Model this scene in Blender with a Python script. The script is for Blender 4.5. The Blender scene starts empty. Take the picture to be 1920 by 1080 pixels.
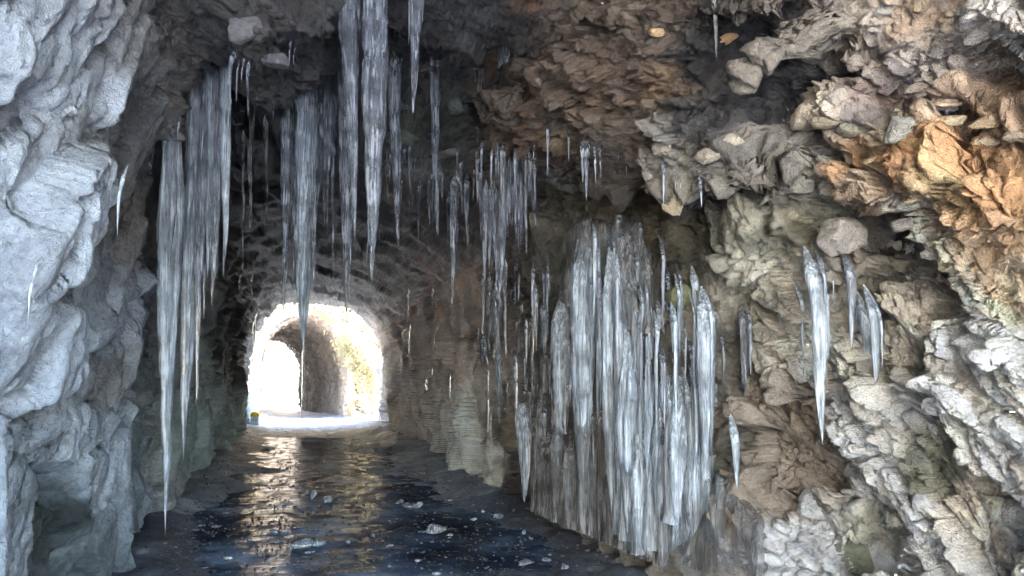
import bpy, math, random
import numpy as np
from mathutils import Vector, Matrix
R = math.radians
random.seed(7); RNG = np.random.RandomState(7)

# ------------------------------------------------------------------ camera
FPX, CX, CY, SHIFT = 1400.0, 960.0, 540.0, 84.0
YAW, PITCH, EYE = R(16.5), R(4.0), 1.6
sc = bpy.context.scene
cam_data = bpy.data.cameras.new("camera")
cam = bpy.data.objects.new("camera", cam_data); sc.collection.objects.link(cam)
cam.location = (0, 0, EYE); cam.rotation_euler = (math.pi/2 + PITCH, 0, -YAW)
cam_data.sensor_width = 36; cam_data.lens = 36*FPX/1920; cam_data.shift_y = SHIFT/1920
cam_data.clip_start = 0.05; cam_data.clip_end = 500
sc.camera = cam

# ------------------------------------------------------------------ light
SUN_DIR = Vector((0.62, -0.30, 0.70)).normalized()          # towards the sun
world = bpy.data.worlds.new("World"); sc.world = world; world.use_nodes = True
nt = world.node_tree
sky = nt.nodes.new("ShaderNodeTexSky"); sky.sky_type = 'NISHITA'; sky.sun_disc = False
sky.sun_elevation = math.asin(SUN_DIR.z); sky.sun_rotation = math.atan2(SUN_DIR.x, SUN_DIR.y)
sky.air_density = 1.0; sky.dust_density = 1.2
nt.links.new(sky.outputs[0], nt.nodes["Background"].inputs[0])
nt.nodes["Background"].inputs[1].default_value = 0.10
sl = bpy.data.lights.new("sun", 'SUN'); sl.energy = 5.0; sl.angle = R(0.5); sl.color = (1, .95, .86)
so = bpy.data.objects.new("sun", sl); sc.collection.objects.link(so)
so.rotation_euler = SUN_DIR.to_track_quat('Z', 'Y').to_euler()
sc.view_settings.view_transform = 'Standard'; sc.view_settings.look = 'None'
sc.view_settings.exposure = 5.45; sc.view_settings.gamma = 1.0; sc.view_settings.use_curve_mapping = False
sc.cycles.use_denoising = True; sc.cycles.max_bounces = 10; sc.cycles.diffuse_bounces = 2
sc.cycles.glossy_bounces = 4; sc.cycles.transmission_bounces = 8; sc.cycles.transparent_max_bounces = 24
sc.cycles.caustics_reflective = False; sc.cycles.caustics_refractive = False
sc.cycles.sample_clamp_indirect = 6.0; sc.cycles.use_light_tree = True

# ------------------------------------------------------------------ projection between places and the view they were measured in
cy_, sy_, cp_, sp_ = math.cos(YAW), math.sin(YAW), math.cos(PITCH), math.sin(PITCH)
RIGHT = np.array([cy_, -sy_, 0.0]); FWD = np.array([sy_*cp_, cy_*cp_, sp_]); UP = np.array([-sy_*sp_, -cy_*sp_, cp_])
def project(P):
    q = P - np.array([0, 0, EYE])
    x, y, d = q@RIGHT, q@UP, q@FWD
    ok = d > 0.25
    dd = np.where(ok, d, 1.0)
    return (np.where(ok, CX + FPX*x/dd, -9e3).astype(np.float32),
            np.where(ok, CY + SHIFT - FPX*y/dd, -9e3).astype(np.float32), d.astype(np.float32))
def ray(px, py):
    v = RIGHT*((px-CX)/FPX) + UP*((CY+SHIFT-py)/FPX) + FWD
    return v                                                  # times depth along the view axis
def place(px, py, depth): return np.array([0, 0, EYE]) + ray(px, py)*depth
def on_floor(px, py, z=0.0):
    v = ray(px, py); t = (z-EYE)/v[2]
    return np.array([0, 0, EYE]) + v*t

# ------------------------------------------------------------------ noise (numpy)
def _hash(ix, iy, iz, seed):
    h = (ix.astype(np.uint32)*np.uint32(374761393)) ^ (iy.astype(np.uint32)*np.uint32(668265263)) ^ (iz.astype(np.uint32)*np.uint32(2147483647 & 0x7feb352d)) ^ np.uint32(seed*974711+13)
    h ^= h >> np.uint32(15); h *= np.uint32(0x85ebca6b); h ^= h >> np.uint32(13); h *= np.uint32(0xc2b2ae35); h ^= h >> np.uint32(16)
    return h
def _u(h, k):
    h = (h ^ np.uint32(k*0x9E3779B1 & 0xffffffff))*np.uint32(0x27d4eb2d); h ^= h >> np.uint32(15); h *= np.uint32(0x165667b1); h ^= h >> np.uint32(14)
    return (h & np.uint32(0xffffff)).astype(np.float32)*np.float32(1/16777216.0)
def vnoise(P, seed=0):
    """smooth value noise, -1..1"""
    i = np.floor(P).astype(np.int64); f = (P-i).astype(np.float32); f = f*f*f*(f*(f*6-15)+10)
    out = 0
    for dx in (0, 1):
        wx = f[:, 0] if dx else 1-f[:, 0]
        for dy in (0, 1):
            wy = f[:, 1] if dy else 1-f[:, 1]
            for dz in (0, 1):
                wz = f[:, 2] if dz else 1-f[:, 2]
                h = _hash(i[:, 0]+dx, i[:, 1]+dy, i[:, 2]+dz, seed)
                out = out + wx*wy*wz*((h & np.uint32(0xffff)).astype(np.float32)*np.float32(2/65535.0)-1)
    return out
def fbm(P, scale, octs=4, seed=0, gain=0.5):
    o, a, s = 0, 1.0, scale
    for k in range(octs):
        o = o + a*vnoise(P*s, seed+k*7); a *= gain; s *= 2.03
    return o
def cells(Q, seed):
    """Worley cells at unit size: returns per-cell hash, vector to the cell's point, gap between nearest two"""
    N = len(Q); H = np.empty(N, np.uint32); V = np.empty((N, 3), np.float32); G = np.empty(N, np.float32)
    CH = 60000
    for a in range(0, N, CH):
        q = Q[a:a+CH]; i = np.floor(q).astype(np.int64); f = (q-i).astype(np.float32)
        n = len(q); d1 = np.full(n, 9, np.float32); d2 = np.full(n, 9, np.float32); hh = np.zeros(n, np.uint32); vv = np.zeros((n, 3), np.float32)
        for dx in (-1, 0, 1):
            for dy in (-1, 0, 1):
                for dz in (-1, 0, 1):
                    h = _hash(i[:, 0]+dx, i[:, 1]+dy, i[:, 2]+dz, seed)
                    vx = f[:, 0]-dx-(h & np.uint32(1023)).astype(np.float32)/1023
                    vy = f[:, 1]-dy-((h >> np.uint32(10)) & np.uint32(1023)).astype(np.float32)/1023
                    vz = f[:, 2]-dz-((h >> np.uint32(20)) & np.uint32(1023)).astype(np.float32)/1023
                    d = vx*vx+vy*vy+vz*vz
                    m = d < d1
                    d2 = np.where(m, d1, np.minimum(d2, d)); d1 = np.where(m, d, d1)
                    hh = np.where(m, h, hh)
                    vv[m, 0] = vx[m]; vv[m, 1] = vy[m]; vv[m, 2] = vz[m]
        H[a:a+CH] = hh; V[a:a+CH] = vv; G[a:a+CH] = np.sqrt(d2)-np.sqrt(d1)
    return H, V, G
def facets(Q, seed, tilt=1.0, crack=0.25, cw=0.12, level=.5):
    """broken-stone relief, about -1..1: every cell its own level and slope, with a crack round it"""
    H, V, G = cells(Q, seed)
    h = _u(H, 1)*2-1
    t = (_u(H, 2)-.5)*V[:, 0]+(_u(H, 3)-.5)*V[:, 1]+(_u(H, 4)-.5)*V[:, 2]
    c = np.clip(1-G/cw, 0, 1)
    return h*level+t*2*tilt-crack*c*c*2, _u(H, 5)
def smooth(x, a, b):
    t = np.clip((x-a)/(b-a), 0, 1); return t*t*(3-2*t)
def line_dist(u, v, pts):
    d = np.full(u.shape, 1e9, np.float32)
    for (x0, y0), (x1, y1) in zip(pts[:-1], pts[1:]):
        ex, ey = x1-x0, y1-y0; t = np.clip(((u-x0)*ex+(v-y0)*ey)/(ex*ex+ey*ey+1e-6), 0, 1)
        d = np.minimum(d, np.hypot(u-x0-t*ex, v-y0-t*ey))
    return d
def poly_mask(u, v, pts, soft):
    """1 inside, 0 outside, ramp of +-soft about the outline"""
    xs = [p[0] for p in pts]; ys = [p[1] for p in pts]
    out = np.zeros(u.shape, np.float32)
    idx = np.nonzero((u > min(xs)-soft) & (u < max(xs)+soft) & (v > min(ys)-soft) & (v < max(ys)+soft))[0]
    if len(idx) == 0: return out
    U, Vv = u[idx], v[idx]
    d = line_dist(U, Vv, list(pts)+[pts[0]])
    ins = np.zeros(U.shape, bool)
    n = len(pts)
    for k in range(n):
        (x0, y0), (x1, y1) = pts[k], pts[(k+1) % n]
        if y0 == y1: continue
        c = ((y0 > Vv) != (y1 > Vv)) & (U < (x1-x0)*(Vv-y0)/(y1-y0)+x0)
        ins ^= c
    out[idx] = smooth(np.where(ins, d, -d), -soft, soft)
    return out

# ------------------------------------------------------------------ object helpers
def link(o): sc.collection.objects.link(o); return o
def tag(o, label=None, cat=None, group=None, kind=None):
    if label: o["label"] = label
    if cat: o["category"] = cat
    if group: o["group"] = group
    if kind: o["kind"] = kind
    return o
def mesh_np(name, co, quads, mat, parent=None, col=None, wet=None, smooth_=True, uvs=None):
    me = bpy.data.meshes.new(name); nv, nf = len(co), len(quads); k = quads.shape[1]
    me.vertices.add(nv); me.vertices.foreach_set("co", np.ascontiguousarray(co, np.float32).ravel())
    me.loops.add(nf*k); me.loops.foreach_set("vertex_index", np.ascontiguousarray(quads, np.int32).ravel())
    me.polygons.add(nf); me.polygons.foreach_set("loop_start", np.arange(0, nf*k, k, dtype=np.int32))
    me.update(calc_edges=True)
    if smooth_: me.polygons.foreach_set("use_smooth", np.ones(nf, bool))
    if col is not None:
        a = me.attributes.new("col", 'FLOAT_COLOR', 'POINT'); c = np.ones((nv, 4), np.float32); c[:, :3] = col
        a.data.foreach_set("color", c.ravel())
    if wet is not None:
        a = me.attributes.new("wet", 'FLOAT', 'POINT'); a.data.foreach_set("value", np.ascontiguousarray(wet, np.float32))
    me.materials.append(mat)
    o = link(bpy.data.objects.new(name, me))
    if parent: o.parent = parent
    return o
def grid_quads(nr, nc):
    i = np.arange(nr*nc).reshape(nr, nc)
    return np.stack([i[:-1, :-1], i[:-1, 1:], i[1:, 1:], i[1:, :-1]], -1).reshape(-1, 4)
class N:
    """tiny node helper"""
    def __init__(s, name):
        s.m = bpy.data.materials.new(name); s.m.use_nodes = True; s.t = s.m.node_tree; s.p = s.t.nodes["Principled BSDF"]; s.out = s.t.nodes["Material Output"]
    def n(s, typ, **kw):
        x = s.t.nodes.new(typ)
        for k, v in kw.items():
            if k.startswith("_"): setattr(x, k[1:], v)
            else: x.inputs[k.replace("__", " ")].default_value = v
        return x
    def l(s, a, b): s.t.links.new(a, b)
    def ramp(s, src, stops):
        r = s.n("ShaderNodeValToRGB"); e = r.color_ramp.elements
        while len(e) < len(stops): e.new(0.5)
        for el, (p, c) in zip(e, stops): el.position = p; el.color = (*c, 1) if len(c) == 3 else c
        s.l(src, r.inputs[0]); return r.outputs[0]
    def math(s, op, a, b=None):
        x = s.n("ShaderNodeMath", _operation=op)
        for k, v in enumerate((a, b)):
            if v is None: continue
            if isinstance(v, (int, float)): x.inputs[k].default_value = v
            else: s.l(v, x.inputs[k])
        return x.outputs[0]
    def mix(s, f, a, b, blend='MIX'):
        x = s.n("ShaderNodeMix", _data_type='RGBA', _blend_type=blend)
        for sock, v in ((x.inputs[0], f), (x.inputs[6], a), (x.inputs[7], b)):
            if isinstance(v, (int, float)): sock.default_value = v
            elif isinstance(v, tuple): sock.default_value = (*v, 1)
            else: s.l(v, sock)
        return x.outputs[2]
    def pos(s, scale=(1, 1, 1)):
        c = s.n("ShaderNodeTexCoord"); m = s.n("ShaderNodeMapping"); m.inputs['Scale'].default_value = scale; s.l(c.outputs['Object'], m.inputs[0]); return m.outputs[0]
    def noise(s, vec, scale, detail=6, rough=0.6, out=0):
        x = s.n("ShaderNodeTexNoise", Scale=scale, Detail=detail, Roughness=rough); s.l(vec, x.inputs[0]); return x.outputs[out]
    def bump(s, h, dist, strength=1.0, prev=None):
        b = s.n("ShaderNodeBump", Strength=strength, Distance=dist); s.l(h, b.inputs['Height'])
        if prev: s.l(prev, b.inputs['Normal'])
        return b.outputs[0]

# ------------------------------------------------------------------ materials
def rock_material():
    k = N("rock"); p = k.p
    at = k.n("ShaderNodeAttribute", _attribute_name="col"); wt = k.n("ShaderNodeAttribute", _attribute_name="wet")
    v = k.pos()
    fine = k.noise(v, 28, 8, .7); mid = k.noise(v, 5, 6, .65)
    f1 = k.ramp(fine, [(.25, (.62, .62, .62)), (.5, (1, 1, 1)), (.8, (1.3, 1.28, 1.24))])
    f2 = k.ramp(mid, [(.3, (.72, .71, .72)), (.55, (1, 1, 1)), (.75, (1.18, 1.15, 1.1))])
    c = k.mix(1.0, at.outputs['Color'], f1, 'MULTIPLY'); c = k.mix(1.0, c, f2, 'MULTIPLY')
    k.l(c, p.inputs['Base Color'])
    r = k.math('SUBTRACT', 0.92, k.math('MULTIPLY', wt.outputs['Fac'], k.math('ADD', 0.35, k.math('MULTIPLY', mid, .55))))
    k.l(r, p.inputs['Roughness']); p.inputs['Specular IOR Level'].default_value = .4
    b1 = k.bump(k.noise(v, 14, 9, .72), 0.05)
    vo = k.n("ShaderNodeTexVoronoi", Scale=22.0, _feature='DISTANCE_TO_EDGE'); 
    w = k.n("ShaderNodeVectorMath", _operation='ADD'); nz = k.noise(v, 9, 4, .6, 1); k.l(v, w.inputs[0])
    sc_ = k.n("ShaderNodeVectorMath", _operation='SCALE'); k.l(nz, sc_.inputs[0]); sc_.inputs['Scale'].default_value = .14; k.l(sc_.outputs[0], w.inputs[1]); k.l(w.outputs[0], vo.inputs['Vector'])
    ck = k.ramp(vo.outputs['Distance'], [(0, (0, 0, 0)), (.10, (1, 1, 1))])
    b2 = k.bump(ck, 0.006, .8, b1)
    b3 = k.bump(k.noise(v, 90, 4, .7), 0.006, .6, b2)
    k.l(b3, p.inputs['Normal'])
    return k.m
ROCK = rock_material()

# ------------------------------------------------------------------ tunnel shell
def lerp_tab(x, tab): return np.interp(x, [t[0] for t in tab], [t[1] for t in tab])
def profile_grid(ys, nl, na, nr_, XL, XR, ZT, zc=2.0, npow=2.6, zf=-0.45, cl=1.4, cr=1.0):
    """rows along y; columns from the foot of the left wall over the vault to the foot of the right wall"""
    tl = np.linspace(0, 1, nl, endpoint=False); ta = np.linspace(0, 1, na); tr = np.linspace(0, 1, nr_+1)[1:]
    P = np.empty((len(ys), nl+na+nr_, 3), np.float64)
    ph = math.pi*(1-ta)
    ce, se = np.cos(ph), np.sin(ph)
    ex = np.sign(ce)*np.abs(ce)**(2/npow); ez = np.abs(se)**(2/npow)
    # spacing by arc length, twice as fine on the right half
    xx, zz = ex*2.1, ez*3.0
    s = np.r_[0, np.cumsum(np.hypot(np.diff(xx), np.diff(zz))*(1+1.3*smooth(xx[1:], -.4, .5)))]; s /= s[-1]
    ph = np.interp(ta, s, ph); ce, se = np.cos(ph), np.sin(ph)
    ex = np.sign(ce)*np.abs(ce)**(2/npow); ez = np.abs(se)**(2/npow)
    xl, xr, zt = lerp_tab(ys, XL), lerp_tab(ys, XR), lerp_tab(ys, ZT)
    xc, a = (xl+xr)/2, (xr-xl)/2
    P[:, :, 1] = ys[:, None]
    P[:, :nl, 0] = xl[:, None]; P[:, :nl, 2] = (zf+(zc-zf)*tl)[None]
    P[:, nl:nl+na, 0] = xc[:, None]+a[:, None]*ex[None]; P[:, nl:nl+na, 2] = zc+(zt-zc)[:, None]*ez[None]
    P[:, nl+na:, 0] = xr[:, None]; P[:, nl+na:, 2] = (zc+(zf-zc)*tr)[None]
    return P
def inward_normals(P):
    du = np.gradient(P, axis=1); dv = np.gradient(P, axis=0); n = np.cross(du, dv)
    n /= np.linalg.norm(n, axis=2, keepdims=True)+1e-9
    c = P.mean(axis=1, keepdims=True); s = np.sign(np.sum((c-P)*n, axis=2, keepdims=True)); s[s == 0] = 1
    return n*s

XL = [(-3.6, -2.9), (1.0, -1.9), (3, -1.35), (7, -1.22), (7.6, -1.5), (12, -1.5), (29, -1.5)]  # unseen mouth flares left, shaped to let more light onto the right wall
XR = [(0, 3.1), (5, 3.0), (12, 3.05), (29, 3.35)]
ZT = [(-3.6, 4.6), (0, 4.9), (4, 5.1), (6, 5.35), (10.5, 5.5), (12, 5.1), (13.5, 4.85), (24, 4.6), (29.5, 4.7)]
Y0, Y1 = 1.9, 29.3
QUAL = 1.0
nl, na, nr2 = 110, 570, 320
ys = np.r_[np.linspace(-3.6, Y0, 50, endpoint=False), np.exp(np.interp(np.linspace(0, 1, 1010), [0, .70, 1], np.log([Y0, 8.5, Y1])))]
B = profile_grid(ys, nl, na, nr2, XL, XR, ZT)
NRM = inward_normals(B)
shape = B.shape[:2]
P0 = B.reshape(-1, 3); NN = NRM.reshape(-1, 3); U, V, DEP = project(P0)
Y, X, Z = P0[:, 1], P0[:, 0], P0[:, 2]
right = smooth(X, .6, 1.4)

# regions that differ in how the rock breaks (outlines measured on the wall)
warp = fbm(P0, 1.7, 3, 11); warp2 = fbm(P0, 1.7, 3, 57)
uw, vw = U+warp*16, V+warp2*16
BULGE = [(965, 110), (1110, 40), (1180, -60), (1560, -60), (1590, 60), (1500, 130), (1480, 230), (1540, 300), (1500, 338), (1400, 330), (1230, 303), (1160, 280), (1110, 262), (1060, 232), (1020, 240), (985, 190)]
LEFT = [(-900, -400), (300, -60), (310, 200), (300, 500), (290, 800), (280, 1200), (-900, 1500)]
SHELF = [(1035, 385), (1225, 375), (1330, 350), (1455, 335), (1475, 430), (1400, 560), (1350, 640), (1390, 760), (1340, 900), (1260, 1010), (1250, 1120), (1150, 1060), (1040, 1000), (1010, 700), (1020, 480)]
FARR = [(1500, 330), (1540, 150), (1700, -100), (2400, -200), (2400, 1300), (1250, 1300), (1300, 1000), (1420, 900), (1390, 620), (1450, 430)]
m_bulge = poly_mask(uw, vw, BULGE, 9); m_left = poly_mask(uw, vw, LEFT, 10); m_shelf = poly_mask(uw, vw, SHELF, 10); m_far = poly_mask(uw, vw, FARR, 12)
deep = smooth(Y, 8.5, 11.5)*(1-m_bulge)*(1-m_shelf)

def feat(pts, amp, soft=12, line=False, width=14, w=True):
    a, b = (uw, vw) if w else (U, V)
    if line:
        xs = [p[0] for p in pts]; ys_ = [p[1] for p in pts]; r = np.zeros(len(a), np.float32); q = width*3
        idx = np.nonzero((a > min(xs)-q) & (a < max(xs)+q) & (b > min(ys_)-q) & (b < max(ys_)+q))[0]
        d = line_dist(a[idx], b[idx], pts); r[idx] = amp*np.exp(-(d/width)**2); return r
    return amp*poly_mask(a, b, pts, soft)
D = np.zeros(len(P0), np.float32)
# right side: brown overhang and the dark gap under its lip
D += m_bulge*0.60 + m_shelf*0.30
D += feat([(990, 245), (1110, 285), (1230, 318), (1480, 348), (1460, 362), (1330, 372), (1230, 385), (1050, 380), (1010, 330)], -0.75, 9)
D += feat([(730, 60), (960, 100), (990, 230), (900, 225), (800, 190), (730, 180)], -0.40, 16)
D += feat([(715, 215), (900, 190), (990, 240), (1040, 300), (1040, 360), (930, 330), (830, 325), (720, 300)], 0.22, 10)
D += feat([(640, 330), (1000, 340), (1000, 400), (860, 400), (640, 400)], -0.18, 22)
D += feat([(380, -60), (640, -60), (600, 60), (560, 110), (500, 150), (430, 120), (390, 60)], 0.45, 14)
D += feat([(440, 150), (640, 100), (640, 260), (560, 560), (440, 560)], -0.30, 30)
for pts, a_ in [([(1430, -40), (1580, -40), (1550, 60), (1580, 110), (1620, 150), (1560, 160), (1530, 200), (1570, 260), (1530, 290), (1490, 230), (1450, 170), (1430, 90)], -.42),
                ([(1600, 75), (1680, 75), (1700, 130), (1690, 160), (1620, 120)], -.22), ([(1620, 150), (1720, 140), (1780, 190), (1790, 215), (1680, 205), (1600, 180)], -.34), ([(1790, 40), (1850, 0), (1920, 60), (1960, 190), (1850, 190), (1810, 130)], -.34),
                ([(1755, 235), (1800, 222), (1830, 240), (1810, 287), (1760, 272)], -.26), ([(1530, 335), (1600, 340), (1640, 380), (1690, 410), (1660, 440), (1640, 520), (1600, 620), (1550, 600), (1620, 480), (1600, 420), (1530, 420), (1510, 380)], -.48),
                ([(1310, 185), (1350, 200), (1372, 240), (1330, 235)], -.2), ([(1600, 985), (1640, 1000), (1700, 1060), (1720, 1120), (1560, 1120), (1550, 1050)], -.32), ([(1120, 235), (1170, 250), (1230, 280), (1160, 262)], -.12), ([(1080, 80), (1100, 120), (1085, 200), (1070, 160)], -.16)]: D += feat(pts, a_*1.3, 9)
for pts, a_, w_ in [([(1620, 390), (1700, 440), (1760, 505), (1830, 560)], -.12, 7), ([(1775, 290), (1800, 330), (1785, 372), (1840, 400)], -.12, 7), ([(1270, 80), (1330, 105), (1400, 115)], -.10, 6), ([(1190, 130), (1260, 160), (1340, 180)], -.09, 6), ([(1130, 60), (1210, 100), (1310, 150)], -.08, 6),
                    ([(1545, 260), (1620, 275), (1720, 285)], -.12, 6), ([(1400, 250), (1470, 290), (1540, 300)], -.1, 6), ([(1440, 560), (1460, 640), (1500, 720), (1540, 800)], -.10, 7), ([(1560, 640), (1600, 700), (1640, 770), (1700, 850)], -.09, 7), ([(1740, 560), (1800, 640), (1880, 720)], -.08, 7), ([(1540, 830), (1600, 880), (1660, 960)], -.10, 7)]: D += feat(pts, a_, line=True, width=w_)
D += feat([(1500, 200), (1560, 190), (1720, 215), (1830, 290), (1700, 290), (1560, 270)], 0.10, 6)
D += feat([(1560, 285), (1920, 280), (1990, 430), (1860, 450), (1760, 400), (1640, 380)], 0.16, 9)
D += feat([(1640, 480), (1700, 560), (1720, 690), (1790, 830), (1860, 980), (1900, 1120)], -0.50, line=True, width=21)
D += feat([(1375, 600), (1425, 700), (1480, 830), (1530, 890)], -0.36, line=True, width=15)
D += feat([(1480, 780), (1500, 900), (1440, 930)], -0.16, line=True, width=12)
D += feat([(1700, 130), (1780, 60), (1820, -20)], -0.2, line=True, width=20)
D += feat([(1240, 380), (1250, 430), (1290, 480), (1290, 560)], -0.18, line=True, width=12)
D += feat([(1120, 400), (1130, 520), (1130, 700)], -0.10, line=True, width=12)
D += feat([(1035, 400), (1030, 620), (1010, 900)], -0.20, line=True, width=13)
D += feat([(1660, 390), (1800, 520), (1920, 640)], 0.12, line=True, width=40)
D += feat([(1700, 720), (1800, 780), (1850, 900)], 0.14, line=True, width=40)
D += feat([(1560, 960), (1620, 1000), (1700, 1100), (1560, 1100)], -0.10, 12)
D += feat([(1290, 960), (1420, 930), (1500, 980), (1520, 1120), (1280, 1120)], 0.22, 20)
# left side: leaning slabs with deep creases
D -= m_left*0.05
D += feat([(-60, -60), (230, -60), (215, 90), (150, 200), (150, 320), (110, 420), (60, 520), (-60, 560)], 0.22, 10)
D += feat([(-60, 560), (40, 560), (110, 590), (110, 660), (60, 740), (-60, 760)], 0.20, 14)
for pts, a_, w_ in [([(270, 20), (235, 150), (215, 260), (195, 380), (180, 520), (160, 640)], -.16, 14),
                    ([(240, 560), (165, 695), (75, 880)], -.14, 9), ([(110, 660), (65, 735), (10, 880)], -.16, 10), ([(300, 420), (255, 560), (210, 650), (170, 770)], -.12, 9),
                    ([(130, 610), (65, 700), (-20, 800)], -.1, 8), ([(270, 700), (240, 790), (190, 830)], -.12, 10), ([(290, 540), (285, 700), (280, 900)], -.1, 7), ([(205, 590), (150, 700), (100, 800)], .10, 20), ([(140, 200), (100, 480)], -.06, 18)]:
    D += feat(pts, a_*1.1, line=True, width=w_)
D += feat([(80, 890), (125, 870), (160, 900), (165, 985), (205, 1020), (215, 1120), (70, 1120)], -0.28, 9)
# broad relief, then broken stone at four sizes, its bedding dipping towards the mouth
D += (0.14*fbm(P0, 0.55, 3, 3)).astype(np.float32)*(1-.5*deep)*(1-.6*m_left)
def frame_coords(P, ang, size, seed):
    a = R(ang); d = np.array([0, math.cos(a), math.sin(a)]); n = np.array([.25, -math.sin(a), math.cos(a)]); n /= np.linalg.norm(n); s = np.cross(d, n)
    return np.stack([P@d/size[0], P@s/size[1], P@n/size[2]], -1)
def even(J, keep):
    """slide grid points along axis 1 so that stretched faces get more of them; the slide itself varies smoothly"""
    n = J.shape[1]; t0 = np.linspace(0, 1, n)
    s = np.linalg.norm(np.diff(J[:, :, 3:], axis=1), axis=2)/(np.linalg.norm(np.diff(J[:, :, :3], axis=1), axis=2)+1e-6)
    s = np.clip(s, .5, 6)
    K = 25; w = np.hanning(2*K+1); w /= w.sum()
    s = np.apply_along_axis(lambda v: np.convolve(np.pad(v, K, mode='edge'), w, 'valid'), 0, s)
    s = np.apply_along_axis(lambda v: np.convolve(np.pad(v, 5, mode='edge'), np.ones(11)/11, 'valid'), 1, s)
    m = np.c_[np.zeros(len(s)), np.cumsum(s, 1)]; m = keep*t0[None]+(1-keep)*m/m[:, -1:]
    o = np.empty_like(J)
    for i in range(J.shape[0]):
        for c in range(6): o[i, :, c] = np.interp(t0, m[i], J[i, :, c])
    return o
def blur(a, k):
    for _ in range(k):
        a = a.copy(); a[1:-1] = (a[:-2]+2*a[1:-1]+a[2:])/4; a[:, 1:-1] = (a[:, :-2]+2*a[:, 1:-1]+a[:, 2:])/4
    return a
def regrid(P0, P1, k1, k2, nb, wb):
    J = np.concatenate([P0.reshape(*shape, 3), P1.reshape(*shape, 3)], 2)
    J = even(J, k1); J = even(J.transpose(1, 0, 2), k2).transpose(1, 0, 2)
    A = np.ascontiguousarray(J[:, :, :3]); Bq = np.ascontiguousarray(J[:, :, 3:]); sm = blur(Bq, nb)
    n = np.cross(np.gradient(sm, axis=1), np.gradient(sm, axis=0)); n /= np.linalg.norm(n, axis=2, keepdims=True)+1e-12
    b_ = inward_normals(A); n = n*np.sign(np.median(np.sum(n*b_, 2))); n = n+wb*b_; n /= np.linalg.norm(n, axis=2, keepdims=True)
    return A.reshape(-1, 3), Bq.reshape(-1, 3), n.reshape(-1, 3)
D = np.maximum(D, -0.8)
_g = blur(D.reshape(shape), 3); D = _g.reshape(-1)
P1 = P0+NN*D[:, None]; P1[:, 2] -= np.where(Z > 1.0, np.clip(D-0.1, 0, .6)*0.25, 0)
P0, P1, NN = regrid(P0, P1, .4, .4, 30, .7)
U, V, DEP = project(P0); Y, X, Z = P0[:, 1], P0[:, 0], P0[:, 2]; right = smooth(X, .6, 1.4)
uw, vw = U+fbm(P0, 1.7, 3, 11)*16, V+fbm(P0, 1.7, 3, 57)*16
m_bulge, m_left, m_shelf, m_far = (poly_mask(uw, vw, q, 10) for q in (BULGE, LEFT, SHELF, FARR)); deep = smooth(Y, 8.5, 11.5)*(1-m_bulge)*(1-m_shelf)
D = np.zeros(len(P0), np.float32)
Pw = P1+np.stack([fbm(P0, 2.3, 3, 31), fbm(P0, 2.3, 3, 41), fbm(P0, 2.3, 3, 51)], -1)*0.03
reg = np.zeros(len(P0), np.int8)
reg[m_left > .5] = 2; reg[(deep > .5) & (Z < 3.6)] = 3; reg[m_far > .5] = 4; reg[m_bulge > .5] = 1; reg[m_shelf > .5] = 5
ANG = {0: 25, 1: 38, 2: 70, 3: 80, 4: 50, 5: 82}
SZ = {0: (1.1, .8, .30), 1: (.75, .6, .26), 2: (2.4, .9, .50), 3: (2.6, .9, .85), 4: (.85, .6, .28), 5: (.9, .5, .26)}
AM = {0: (.15, .07, .030, .010), 1: (.17, .085, .042, .017), 2: (.13, .085, .028, .008), 3: (.30, .17, .06, .010), 4: (.18, .085, .040, .016), 5: (.12, .06, .022, .007)}
cell_tint = np.zeros(len(P0), np.float32); cell_tint2 = np.zeros(len(P0), np.float32)
for r_ in range(6):
    idx = np.nonzero(reg == r_)[0]
    if not len(idx): continue
    p = Pw[idx]
    for o, f in enumerate((1, .42, .20, .088)):
        s = tuple(q*f for q in SZ[r_])
        sub = np.arange(len(idx)) if o < 2 else np.nonzero(Y[idx] < (26 if o == 2 else 11))[0]
        if not len(sub): continue
        h, t = facets(frame_coords(p[sub], ANG[r_]+(o-1.5)*5, s, 0), 100+o+10*r_, tilt=1.1, crack=((.25, .55, .60, .45) if r_ in (4, 0) else (.2, .42, .5, .4) if r_ == 1 else (.2, .45, .5, .4))[o], cw=(.06, .09, .14, .16)[o])
        D[idx[sub]] += h*AM[r_][o]*(1-.45*smooth(Y[idx[sub]], 9, 13) if r_ == 0 and o > 0 else 1)
        if o == 1: cell_tint[idx[sub]] = t-.5
        if o == 2: cell_tint2[idx[sub]] = t-.5
_d = D.reshape(shape).copy()
for _ in range(5): _d[1:-1] = (_d[:-2]+2*_d[1:-1]+_d[2:])/4
_k = np.maximum(smooth(Y, 8.5, 11.5), .30*m_left); D = D*(1-_k)+_d.reshape(-1)*_k
_rot = np.array(Matrix.Rotation(.9, 3, Vector((1, .6, .3))))
D += (0.012*fbm(P1@_rot, 9, 4, 77, .6)*(1-.3*_k)).astype(np.float32)
PD = P1+NN*D[:, None]

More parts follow.
